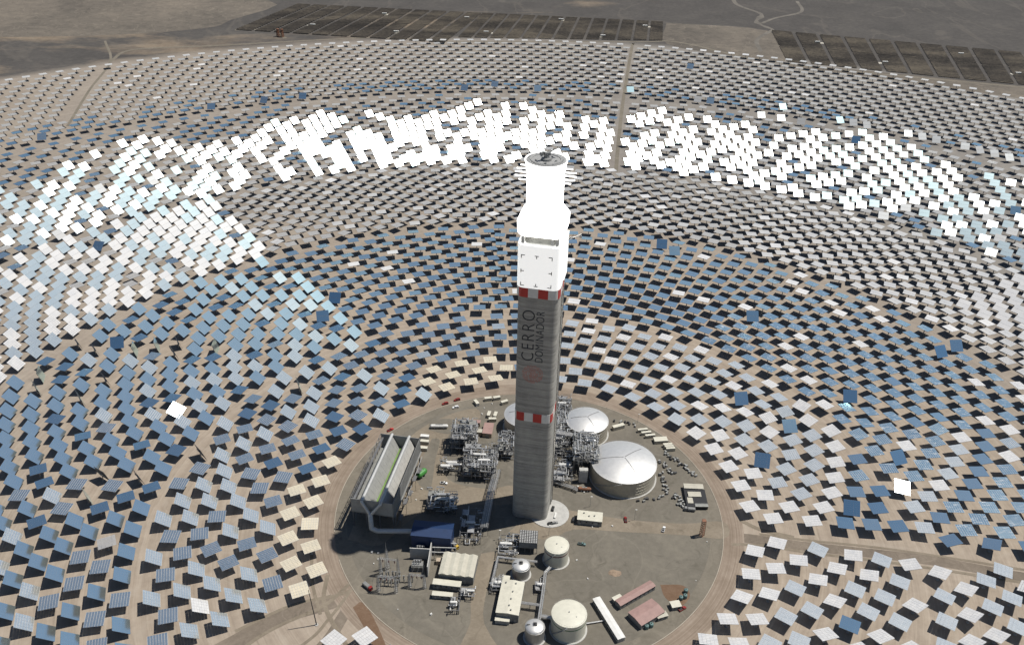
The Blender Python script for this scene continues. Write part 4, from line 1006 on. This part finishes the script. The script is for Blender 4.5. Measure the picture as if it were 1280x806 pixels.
building('camp_canteen', 'irregular cream roofed hut in the middle of the dark compound by the ring road', 'hut', (107.5, 18.2), (116, 18.4), (107.4, 22.6), 3.0, 'black', 'cream_roof_dark', .2, windows=2)
building('camp_canteen', 'small cream hut in the near corner of the dark compound by the ring road', 'hut', (106.4, 12.0), (109.6, 12.0), (106.4, 17.0), 2.8, 'black', 'cream_roof_dark', .2)
building('camp_canteen', 'grey roofed hut along the near edge of the dark compound', 'hut', (111, 8.8), (119.3, 9.1), (110.9, 11.4), 2.7, 'black', 'louvre', .15)
m = MB(); m.box((0, 0, 2.6), (14.5, 17, .12))
for x in (-7, 0, 7):
    for y in (-8, 0, 8): m.tube((x, y, 0), (x, y, 2.55), .08, 5)
t = m.build('shade_canopy', 'black', loc=(112.3, 17.3, .14)); tag(t, 'dark shade net canopy spread between the cream huts by the ring road', 'canopy')
# fan grid cooler
CT = thing('fin_fan_cooler', 'square cooler with a grid of dark fans on top, front right of the tower', 'cooler', (-7.3, -36.0, .12), R_(-2))
m = MB(); m.box((5.9, 5.6, 6.6), (11.6, 11.0, 4.4))
for x in (.3, 4, 7.7, 11.5):
    for y in (.3, 5.6, 10.8): m.box((x, y, 2.2), (.3, .3, 4.4))
m.build('casing', 'grey_wall', CT)
m = MB(); m.box((5.9, 5.6, 8.9), (11.7, 11.1, .2)); m.build('fan_deck', 'dark_steel', CT)
for i in range(8):
    for j in range(8):
        m = MB(); cx, cy = .1+(i+.5)*11.6/8, .1+(j+.5)*11/8
        m.tube((cx, cy, 9.0), (cx, cy, 9.14), .46, 10); m.box((cx, cy, 9.16), (1.1, .14, .05), .7); m.box((cx, cy, 9.17), (1.1, .14, .05), 2.3); m.build('fan', 'duct', CT)
piperack('pipe_rack', 'pale pipe run bordering the cooler and the silver tank on two sides', [(4.5, -46.5), (-20, -43.6), (-23, -66.5), (-14, -67.5)], 3.6, 1.6, 3, 41)
piperack('pipe_rack', 'pale pipe bridge running towards the viewer between hall and gravel yard', [(12.5, -51.5), (9.5, -56), (7.8, -74), (5.8, -92)], 4.4, 1.7, 4, 42, r0=.26)
piperack('pipe_rack', 'short pipe bridge from the vented hall to the long pale pipe bridge', [(-5.5, -79.5), (6.5, -81)], 4.4, 1.8, 4, 43)
piperack('pipe_rack', 'tangle of low pipes between the green banded tank and the small dome tank', [(7, -87), (13, -88), (15, -91)], 2.2, 3, 6, 44)
piperack('pipe_rack', 'thin pipe from the green banded tank to the long white shed', [(33.5, -90), (46, -87)], .7, .8, 2, 45)
module('pump_skid', 'greenish pumps and pipes left of the fan grid cooler', -19, -41, -8.5, -24, 3.0, 1, 46, 1, 1.5)
module('pump_skid', 'dark pump skid between the small silver tank and the pipe bridge', 3.5, -68, 9, -61.5, 3.0, 1, 47, 1, .8)
module('pump_skid', 'pumps and pipes at the rear left corner of the vented hall', -23, -70, -17, -60, 3.4, 1, 48, 1, 1.6)
# ------------------------------------------------------------------ substation
def lattice(m, a, b, w0, w1, n, r=.07):
    a, b = Vector(a), Vector(b); d = (b-a).normalized(); x = d.orthogonal().normalized(); y = d.cross(x)
    def c(i): 
        s = a+(b-a)*i/n; w_ = (w0+(w1-w0)*i/n)/2; return [s+x*sx*w_+y*sy*w_ for sx, sy in ((-1, -1), (1, -1), (1, 1), (-1, 1))]
    for i in range(n):
        p, q = c(i), c(i+1)
        for k in range(4):
            m.tube(p[k], q[k], r, 4, caps=False); m.tube(p[k], q[(k+1) % 4], r*.7, 4, caps=False); m.tube(p[k], p[(k+1) % 4], r*.7, 4, caps=False)
def gantry(label, x0, y0, x1, y1, h, spikes):
    t = thing('gantry', label, 'gantry', (x0, y0, .12)); dx, dy = x1-x0, y1-y0
    for px, py in ((0, 0), (dx, dy)):
        m = MB(); lattice(m, (px, py, 0), (px, py, h), 1.7, .8, 8, .11); m.build('lattice_leg', 'galv', t)
    m = MB(); lattice(m, (0, 0, h-.6), (dx, dy, h-.6), 1.0, 1.0, 8, .09); m.build('beam', 'galv', t)
    for px, py in spikes:
        m = MB(); m.tube((px*dx, py*dy, h), (px*dx, py*dy, h+5), .1, 5, .03); m.build('lightning_rod', 'steel', t)
    for k in range(3):
        m = MB(); q = (k+.5)/3; m.tube((dx*q, dy*q, h-1.1), (dx*q, dy*q, h-3.4), .16, 8); 
        for s in range(5): m.tube((dx*q, dy*q, h-1.5-s*.4), (dx*q, dy*q, h-1.6-s*.4), .32, 8)
        m.build('insulator', 'maroon_band', t)
    return t
gantry('steel lattice gantry nearest the red truck, with tall corner spikes', -90.8, -70.8, -80.2, -71.6, 13, ((0, 0),))
gantry('steel lattice gantry in the middle of the switchyard below the tall mast', -91.5, -57.5, -80.5, -58.6, 14, ((0, 0), (1, 1)))
gantry('low steel lattice gantry next to the walled transformers', -72.5, -66.5, -63.4, -67.4, 11, ((1, 1),))
t = thing('lightning_mast', 'tall tapering lattice mast rising over the switchyard', 'mast', (-88.1, -53.2, .12)); m = MB(); lattice(m, (0, 0, 0), (0, 0, 17), 2.6, .7, 9, .12); m.build('lattice_body', 'galv', t)
m = MB(); m.tube((0, 0, 17), (0, 0, 23), .16, 6, .05); m.build('rod', 'galv', t)
t0 = None; rr = random.Random(5)
for k in range(22):
    x = -90+(k % 6)*2.1+rr.uniform(-.3, .3); y = -60.5-(k//6)*3.1+rr.uniform(-.4, .4)
    if k >= 18: x, y = -79+(k-18)*2.6, -63.2
    if t0 is None:
        t0 = o = thing('circuit_breaker', 'slim breaker post with grey ribbed insulator in the switchyard crowd', 'breaker', (x, y, .12), 0, 'breaker posts standing in the switchyard')
        m = MB(); m.box((0, 0, 1.2), (.5, .5, 2.4)); m.box((0, 0, 2.6), (.9, .9, .4)); m.build('stand', 'galv', o)
        m = MB(); m.tube((0, 0, 2.8), (0, 0, 5.2), .2, 8)
        for s in range(6): m.tube((0, 0, 2.9+s*.38), (0, 0, 3.0+s*.38), .42, 8)
        m.build('insulator', 'louvre', o)
        m = MB(); m.box((0, 0, 5.35), (1.5, .3, .3)); m.build('terminal', 'lagging', o)
    else:
        o = copy_tree(t0); o.location = (x, y, .12)
    o.rotation_euler.z = rr.choice((0, .0, 1.57))
m = MB()
for k in range(3):
    for a, b in (((-90+k*3.4, -57, 12.6), (-89.5+k*3.4, -71, 11.6)), ((-71.5+k*3, -67, 9.6), (-70.6+k*3, -55, 6.4))): m.tube(a, b, .06, 4)
tag(m.build('overhead_wire', 'steel'), 'thin overhead wires strung between the switchyard gantries', 'wire')
FW = thing('fire_wall', 'comb shaped concrete fire wall separating the transformers', 'wall', (-62.5, -58.5, .12), R_(-1))
m = MB(); m.box((0, 11.3, 4.4), (.6, 22.6, 8.8)); m.build('long_wall', 'concrete_pale', FW)
for y in (14.6, 22.6): 
    m = MB(); m.box((-6.6, y, 4.4), (12.6, .6, 8.8)); m.build('cross_wall', 'concrete_pale', FW)
for k, (x, y) in enumerate(((-69.5, -52), (-69, -40.0), (-68.5, -31.5))):
    if k == 0:
        tr0 = o = thing('transformer', 'nearest power transformer with three white bushings beside the fire wall', 'transformer', (x, y, .12))
        m = MB(); m.box((0, 0, 2.3), (7, 3.6, 3.6)); m.box((0, 0, .3), (8, 4.6, .5)); m.build('tank_body', 'grey_wall', o)
        for sx in (-1, 1):
            m = MB()
            for i in range(9): m.box((-3.2+i*.8, sx*2.3, 2.2), (.35, .9, 3.0))
            m.build('radiator', 'louvre', o)
        m = MB(); m.tube((-2.5, 1.6, 5.4), (2.5, 1.6, 5.4), .6, 10); m.build('conservator', 'steel', o)
        for i in range(3):
            m = MB(); m.tube((-2+i*1.5, -.4, 4.0), (-1.8+i*1.6, -.6, 7.6), .45, 8, .2); m.build('bushing', 'white_paint', o)
    else:
        o = copy_tree(tr0); o.location = (x, y, .12); o['label'] = ('middle power transformer with white bushings, between the two cross walls' if k == 1 else 'farthest power transformer, behind the last cross wall at the shadow edge')
FR = thing('steel_portal', 'pale steel gantry frame between the fire wall and the striped warehouse', 'frame', (-61, -40, .12))
m = MB()
for y in (0, 3.8, -4): m.box((7, y, 6.2), (15, .5, .6)); 
for x in (1, 8, 14):
    for y in (-4, 0, 3.8): m.box((x, y, 3), (.4, .4, 6))
m.build('beam_frame', 'duct', FR)
m = MB(); m.box((5, -7, 1.6), (4.6, 3, 3)); m.build('cabinet', 'sandstone_trim', FR)
module('valve_skid', 'open white framed skid standing alone in front of the cream cabins', -46.2, -86, -41.2, -76, 3.2, 1, 52, 1, 1.2)
module('valve_skid', 'white framed skid at the right front corner of the striped warehouse', -41, -75, -33.5, -69, 3.4, 1, 53, 1, 1.6)

# ------------------------------------------------------------------ vehicles
def car(name, label, x, y, rz, col, kind='pickup', cat='car'):
    t = thing(name, label, cat, (x, y, .2), rz)
    m = MB(); L, W_ = (5.2, 1.9) if kind != 'truck' else (7.5, 2.4)
    if kind == 'truck':
        m.box((2.6, 0, 1.5), (1.9, 2.3, 2.2), taper=.92); m.box((-1.1, 0, .75), (5.2, 2.0, .4)); m.build('cab', col, t)
        m = MB(); m.box((-1.2, 0, 1.5), (5.0, 2.4, 1.2)); m.box((-1.2, 0, 2.2), (4.6, 2.0, .3)); m.build('load_bed', 'grey_wall', t)
        m = MB(); m.box((3.5, 0, 1.9), (.12, 1.9, .8)); m.build('windscreen', 'glass_dark', t)
        wx, wr = (2.4, -1.0, -2.6), .5
    else:
        m.loft([[(-2.6, -.92, .35), (-2.6, .92, .35), (-2.6, .88, 1.0), (-2.6, -.88, 1.0)], [(1.0, -.95, .35), (1.0, .95, .35), (1.0, .9, 1.05), (1.0, -.9, 1.05)], [(2.5, -.9, .35), (2.5, .9, .35), (2.5, .78, .85), (2.5, -.78, .85)]]); body = m.build('body', col, t)
        m = MB(); c0 = -.2 if kind == 'pickup' else -2.3
        m.loft([[(c0, -.86, 1.0), (1.2, -.86, 1.0), (1.2, .86, 1.0), (c0, .86, 1.0)], [(c0+.2, -.74, 1.62), (.55, -.74, 1.62), (.55, .74, 1.62), (c0+.2, .74, 1.62)]]); m.build('window_band', 'glass_dark', t)
        m = MB(); m.box(((c0+.75)/2+.1, 0, 1.66), (abs(.55-c0-.1), 1.42, .08)); m.build('roof', col, t)
        if kind == 'pickup': m = MB(); m.box((-1.4, 0, 1.03), (2.0, 1.5, .06)); m.build('load_bed', 'black', t)
        wx, wr = (1.6, -1.6), .38
    for q in wx:
        for s in (-1, 1):
            m = MB(); m.tube((q, s*W_*.36, wr-.08), (q, s*W_*.5, wr-.08), wr, 12); m.build('wheel', 'black', t)
    return t
car('parked_car', 'dark red car driving on the ring road behind the condenser, the left of two', -68.1, 116.3, R_(205), 'car_red', 'suv')
car('parked_car', 'dark red car on the ring road nearest the hidden dome tank', -59.3, 121.7, R_(205), 'car_red', 'suv')
car('parked_car', 'pale van parked inside the ring road below the two red cars', -59.6, 112.0, R_(200), 'car_white', 'van', 'van')
car('pickup', 'bright red pickup at the far end of the condenser', -105.9, 81.8, R_(40), 'red_paint', 'pickup', 'pickup')
car('pickup', 'white pickup on the sand between condenser and pipe structure', -60.5, 25.6, R_(-8), 'car_white', 'pickup', 'pickup')
car('pickup', 'red pickup on the sandy strip right of the lone cream building', 63, -3.7, R_(92), 'car_red', 'pickup', 'pickup')
car('pickup', 'small white pickup alone on the open gravel near the sandy strip', 87.3, -11.3, R_(70), 'car_white', 'pickup', 'pickup')
car('pickup', 'dark teal pickup alone on the gravel behind the red banded tank', 33.2, -27.1, R_(-10), 'teal', 'pickup', 'pickup')
car('pickup', 'red pickup beside the small cream hut near the ring road', 91.1, -76.4, R_(35), 'car_red', 'pickup', 'pickup')
car('truck', 'dark red truck at the corner of the switchyard by the access road', -97.7, -68.8, R_(-40), 'car_red', 'truck', 'truck')
car('truck', 'flatbed truck parked at the near edge of the dark compound', 106.9, 7.6, R_(175), 'grey_wall', 'truck', 'truck')
car('truck', 'yellow loader truck at the edge of the tower shadow by the transformers', -48.2, -32.6, R_(-50), 'yellow', 'truck', 'truck')
for k, (x, y, c, lb) in enumerate(((13.6, -9.8, 'black', 'dark car parked at the near rim of the round tower slab, left one'), (15.6, -9.4, 'grey_wall', 'dark car parked at the near rim of the round tower slab, right one'), (14.8, 4.0, 'black', 'dark car parked at the far rim of the round tower slab'), (28.3, -5.6, 'black', 'black car parked at the left end of the lone cream building'))):
    car('parked_car', lb, x, y, R_(20 if k < 2 else 80), c, 'suv')
# ------------------------------------------------------------------ containers, trailers, round vessels
def container(label, x, y, rz, L=6.1, W_=2.4, h=2.6, col='cream_roof_dark', name='container', cat='container', group=None):
    t = thing(name, label, cat, (x, y, .14), rz, group)
    m = MB(); m.box((0, 0, h/2+.1), (L, W_, h)); n = int(L/.5)
    for i in range(n): 
        for s in (-1, 1): m.box((-L/2+.25+i*.5, s*(W_/2+.03), h/2+.1), (.2, .06, h-.3))
    m.build('box_body', col, t)
    m = MB(); m.box((0, 0, h+.16), (L+.1, W_+.1, .1)); m.build('lid', 'cream_roof' if col != 'white_paint' else 'white_paint', t)
    for s in (-.5, .5):
        m = MB(); m.box((L/2+.05, s*W_*.48, h/2+.1), (.06, W_*.46, h-.2)); m.build('door', 'grey_panel', t)
    return t
for k, (x, y, L) in enumerate(((83, 90.5, 7.5), (85.4, 87.3, 7.5), (88, 84.0, 7.5))):
    container(['farthest of three parallel cream trailers behind the largest dome tank', 'middle of three parallel cream trailers behind the largest dome tank', 'nearest of three parallel cream trailers behind the largest dome tank'][k], x, y, R_(12), L, 1.9, 2.4, name='trailer', cat='trailer')
for k, (x, y, L, W_) in enumerate(((95.2, 79.4, 10, 5), (99.8, 74.0, 6.6, 1.8), (100.6, 71.8, 6.6, 1.8), (101.4, 69.5, 6.6, 1.8))):
    container(['widest cream cabin between the trailers and the parked pipe bundles', 'farthest narrow cream trailer right after the widest cream cabin', 'middle narrow cream trailer right after the widest cream cabin', 'nearest narrow cream trailer right after the widest cream cabin'][k], x, y, R_(8), L, W_, 2.5, name='trailer', cat='trailer')
container('cream container standing alone beside the second dome tank', 65, 93.5, R_(25), 9.5, 3, 2.8)
for k, (x, y, r_) in enumerate(((-43.8, 117.5, -60), (-33.3, 103.4, 80), (-28.3, 102.9, 80), (-30.3, 97.2, 5), (-35, 123.1, 15), (-28.3, 124.6, 20), (-22, 119.5, 30))):
    container(['cream container at the left end of the store yard behind the tower', 'left of two upright cream containers behind the pink workshop', 'right of two upright cream containers behind the pink workshop', 'cream container touching the far wall of the pink workshop', 'pale container along the ring road behind the store yard, left one', 'pale container along the ring road behind the store yard, right one', 'cream container beside the half hidden dome tank'][k], x, y, R_(r_), 5.6, 2.4, 2.5)
for k, (x, y, c) in enumerate(((-79.2, 73.9, 'white_paint'), (-78.6, 68.0, 'cream_roof_dark'), (-78.9, 60.5, 'cream_roof_dark'))):
    container(['farthest white container right of the condenser far end', 'middle pale container right of the condenser far end', 'nearest pale container right of the condenser far end'][k], x, y, R_(-5), 6.2, 2.6, 2.6, c)
def hvessel(name, label, x, y, rz, L, r, col, z=None, cat='tank'):
    t = thing(name, label, cat, (x, y, .14), rz); z = z or r+.7
    m = MB(); m.tube((-L/2, 0, z), (L/2, 0, z), r, 20); m.ball((-L/2, 0, z), r, 20, 10); m.ball((L/2, 0, z), r, 20, 10); sh = m.build('shell', col, t, smooth=True)
    for s in (-.3, .3):
        m = MB(); m.box((L*s, 0, z/2-.15), (.5, r*1.7, z-.3)); m.build('saddle', 'concrete_pale', t)
    m = MB(); m.tube((0, 0, z+r*.9), (0, 0, z+r+.5), .3, 8); m.box((0, 0, z+r+.12), (L*.5, .6, .08)); m.build('top_walk', 'galv', t)
    return t
hvessel('gas_tank', 'long white gas tank lying on saddles on the gravel island behind the condenser', -69.8, 86.4, R_(3), 11, 1.35, 'white_paint')
hvessel('green_vessel', 'bright green vessel standing right of the condenser', -76.6, 32.5, R_(55), 4.6, 2.3, 'green')
hvessel('orange_vessel', 'rusty orange vessel on a frame in front of the salt platform', 36.7, 23.4, R_(-2), 7, 1.2, 'rust')
for k, (x, y) in enumerate(((94.8, -62.1), (91.1, -67.7), (93.8, -66.2), (68.4, -89.9), (71.2, -88.5))):
    lb = ['farthest of three teal water drums beside the red earth heap', 'left of the two nearer teal water drums beside the red earth heap', 'right of the two nearer teal water drums beside the red earth heap', 'left teal water drum in front of the wider pink roofed block', 'right teal water drum in front of the wider pink roofed block'][k]
    t = thing('water_drum', lb, 'drum', (x, y-1.2, .16)); m = MB(); m.lathe([(1.25, 0), (1.3, .1), (1.3, 2.3), (1.0, 2.7), (.02, 2.85)], n=18); m.build('drum_body', 'teal', t, smooth=True); m = MB(); m.tube((0, 0, 2.8), (0, 0, 3.0), .35, 10); m.build('lid', 'black', t)
# ------------------------------------------------------------------ posts and masts
t = thing('lattice_tower', 'rusty brown lattice tower standing alone where the sandy strip meets the ring road', 'tower', (111.7, -15.1, .15)); m = MB(); lattice(m, (0, 0, 0), (0, 0, 13), 2.4, 2.0, 7, .16); m.build('lattice_body', 'rust', t)
m = MB(); m.box((0, 0, 13.1), (2.6, 2.6, .15)); m.box((0, 1.2, 13.7), (2.6, .06, .06)); m.box((0, -1.2, 13.7), (2.6, .06, .06)); m.build('platform', 'rust', t)
t = thing('utility_pole', 'tall slightly leaning steel pole beside the access road at the lower left', 'pole', (-122.6, -97.4, .05)); m = MB(); m.tube((0, 0, 0), (-2.0, .3, 29), .36, 8, .2); m.build('shaft', 'dark_steel', t); m = MB(); m.lathe([(1.1, 0), (1.0, .3), (.1, .3)], n=12); m.build('footing', 'concrete_pale', t)
for k, (x, y, h, lb) in enumerate(((80.4, 101.5, 8, 'white topped light pole beside the ring road behind the trailers'), (40, 8, 9, 'thin light pole at the edge of the sandy strip near the big dome tank'), (69, -3, 9, 'thin light pole behind the red pickup on the sandy strip'), (12, -20, 9, 'thin light pole at the edge of the tower shadow'), (-20, -25, 8, 'thin light pole beside the greenish pumps'))):
    t = thing('light_pole', lb, 'lamp post', (x, y, .15)); m = MB(); m.tube((0, 0, 0), (0, 0, h), .13, 6, .08); m.build('shaft', 'galv', t); m = MB(); m.box((.5, 0, h), (1.3, .5, .22)); m.build('lamp_head', 'white_paint', t)
for k, (x, y) in enumerate(((-470, 1190), (-462, 1188))):
    t = thing('brown_mast', 'left of two short brown masts at the far edge of the field' if k == 0 else 'right of two short brown masts at the far edge of the field', 'mast', (x, y, 0)); m = MB(); lattice(m, (0, 0, 0), (0, 0, 13), 4.5, 3, 4, .5); m.build('lattice_body', 'rust', t); m = MB(); m.box((0, 0, 13.4), (4, 4, 1)); m.build('head', 'rust', t)
# ------------------------------------------------------------------ stored goods
protos = []
def pallet_stack(seed):
    rr = random.Random(seed); t = thing('pallet_stack', 'small stack of crates and pipes in the storage rows beside the largest dome tank', 'crates', (0, 0, 0), 0, 'stored goods in rows beside the largest dome tank')
    m = MB(); m.box((0, 0, .1), (2.2, 1.4, .2)); m.build('pallet', 'dark_steel', t)
    m = MB(); m.box((rr.uniform(-.3, .3), 0, .6+rr.uniform(0, .4)), (rr.uniform(1.2, 2.0), rr.uniform(.8, 1.2), rr.uniform(.8, 1.5)), rr.uniform(-.1, .1)); m.build('crate', rr.choice(('grey_wall', 'black', 'dark_steel', 'rust', 'louvre', 'teal', 'grey_panel')), t)
    return t
for k in range(7): protos.append(pallet_stack(100+k))
used = set(); rr = random.Random(77)
lanes = [((98, 66), (116, 42), 26, 2.2), ((92, 56), (101, 42), 16, 2.4), ((91.5, 44), (93.5, 24), 16, 1.6), ((74, 14), (93, 22), 9, 1.6), ((98, 22), (102, 10), 16, 2.6), ((64, 103), (78, 97), 8, 2.0)]
for (a, b, n, w_) in lanes:
    for i in range(n):
        k = rr.randrange(7); q = i/(n-1); x = a[0]+(b[0]-a[0])*q+rr.uniform(-w_, w_); y = a[1]+(b[1]-a[1])*q+rr.uniform(-w_, w_)
        o = protos[k] if k not in used else copy_tree(protos[k]); used.add(k)
        o.location = (x, y, .14); o.rotation_euler.z = math.atan2(b[1]-a[1], b[0]-a[0])+rr.choice((0, 1.57))+rr.uniform(-.2, .2)
bt = None
for k in range(46):
    zone = rr.choice((((-45, 95), (-20, 122)), ((-84, 0), (-60, 20)), ((32, -12), (60, -6)), ((-95, -95), (-50, -70)), ((20, -60), (60, -30)), ((-20, -112), (60, -104)), ((100, -60), (120, -20)), ((-100, -50), (-94, -40)), ((-60, 60), (-58, 90)), ((76, -92), (90, -84)), ((20, 20), (40, 30))))
    x, y = rr.uniform(zone[0][0], zone[1][0]), rr.uniform(zone[0][1], zone[1][1])
    if math.hypot(x+1.3, y-4) > 119: continue
    sz = rr.uniform(.5, 1.3)
    if bt is None:
        bt = o = tag(None or (lambda m: (m.box((0, 0, .35), (1.2, .8, .7), taper=.9), m.box((.1, 0, .75), (.8, .6, .1)), m.build('debris_box', 'white_paint'))[2])(MB()), 'small pale box lying loose on the plant ground', 'box', 'pale boxes scattered over the plant ground')
    else: o = bt.copy(); COL.objects.link(o)
    o.location = (x, y, .15); o.rotation_euler.z = rr.uniform(0, 3); o.scale = (sz, sz, sz)
def heap(label, x, y, rx, ry, h, seed, col='dirt'):
    rr = random.Random(seed); m = MB(); n, k = 18, 6; vs = []
    for j in range(k):
        q = j/(k-1)
        for i in range(n):
            a = 2*math.pi*i/n; e = 1+rr.uniform(-.16, .16); vs.append((rx*(1-q)*e*math.cos(a), ry*(1-q)*e*math.sin(a), h*(1-(1-q)**1.4)*(1+rr.uniform(-.12, .12))))
    fs = [(j*n+i, j*n+(i+1) % n, (j+1)*n+(i+1) % n, (j+1)*n+i) for j in range(k-1) for i in range(n)]
    m.add(vs, fs); tag(m.build('earth_heap', col, loc=(x, y, .12)), label, 'heap')
heap('flat brown earth heap alone in the middle of the open gravel', 53, -50, 4.2, 2.6, .9, 3)
heap('low reddish earth heap along the lower left edge of the ring road', -92, -103, 6, 2.2, .8, 4, 'red_earth')

# ------------------------------------------------------------------ photovoltaic park beyond the field
def bil(q, u, v):
    (a, b, c, d) = [Vector(p) for p in q]; return (a*(1-u)+b*u)*(1-v)+(d*(1-u)+c*u)*v
def pv_block(q, u0, u1, v0, v1, label):
    P = [bil(q, u, v) for u, v in ((u0, v0), (u1, v0), (u1, v1), (u0, v1))]; c = (P[0]+P[2])/2
    t = thing('solar_panel_block', label, 'solar panels', (c.x, c.y, 0), 0, 'dark solar panel blocks on the plain beyond the mirrors')
    P = [p-c for p in P]; gap = .09; m = MB(); n = max(5, int(((P[3]-P[0]).length)/7.5)); leg = MB()
    for i in range(n):
        a = P[0].lerp(P[3], (i+.2)/n); b = P[1].lerp(P[2], (i+.2)/n); a2 = P[0].lerp(P[3], (i+.86)/n); b2 = P[1].lerp(P[2], (i+.86)/n)
        a, b = a.lerp(b, gap), b.lerp(a, gap); a2, b2 = a2.lerp(b2, gap), b2.lerp(a2, gap)
        m.loft([[(a.x, a.y, .9), (a2.x, a2.y, 2.2), (a2.x, a2.y, 2.3), (a.x, a.y, 1.0)], [(b.x, b.y, .9), (b2.x, b2.y, 2.2), (b2.x, b2.y, 2.3), (b.x, b.y, 1.0)]])
        for s in (.1, .5, .9):
            p = a.lerp(b, s).lerp(a2.lerp(b2, s), .5); leg.tube((p.x, p.y, 0), (p.x, p.y, 1.55), .12, 4)
    m.build('panel_row', 'pv', t); leg.build('post', 'steel', t)
QS = [([(-562, 1226), (-165, 1176), (-112, 1408), (-497, 1446)], 11, 2), ([(-150, 1216), (229, 1233), (246, 1376), (-116, 1410)], 13, 1), ([(424, 1116), (1010, 955), (1090, 1160), (443, 1334)], 15, 2)]
nm = {0: 'left park', 1: 'middle park', 2: 'right park'}
for qi, (q, nu, nv) in enumerate(QS):
    for i in range(nu):
        for j in range(nv):
            row = '' if nv == 1 else (', near row' if j == 0 else ', far row')
            pv_block(q, i/nu, (i+1)/nu, j/nv+.004, (j+1)/nv-.012, 'dark solar block, %s from the left%s of the %s beyond the mirrors' % (ORD[i+1], row, nm[qi]))
for k, (qi, u, v) in enumerate(((0, .30, .28), (0, .53, .78), (0, .72, .22), (0, .95, .8), (1, .12, .2), (1, .45, .85), (1, .7, .15), (1, .9, .7), (2, .12, .7), (2, .28, .25), (2, .5, .75), (2, .62, .3), (2, .8, .7), (2, .9, .25))):
    p = bil(QS[qi][0], u, v); t = thing('inverter_cabin', '%s of the pale inverter cabins, counted from the left across the panel parks' % (ORD[k+1]), 'cabin', (p.x, p.y, 0))
    m = MB(); m.box((0, 0, 1.8), (9, 3, 3.0)); m.build('cabin_body', 'cream_roof', t); m = MB(); m.box((0, 0, .15), (24, 9, .3)); m.build('pad', 'slab', t); m = MB(); m.box((0, 0, 3.4), (9.3, 3.2, .2)); m.build('roof', 'white_paint', t)
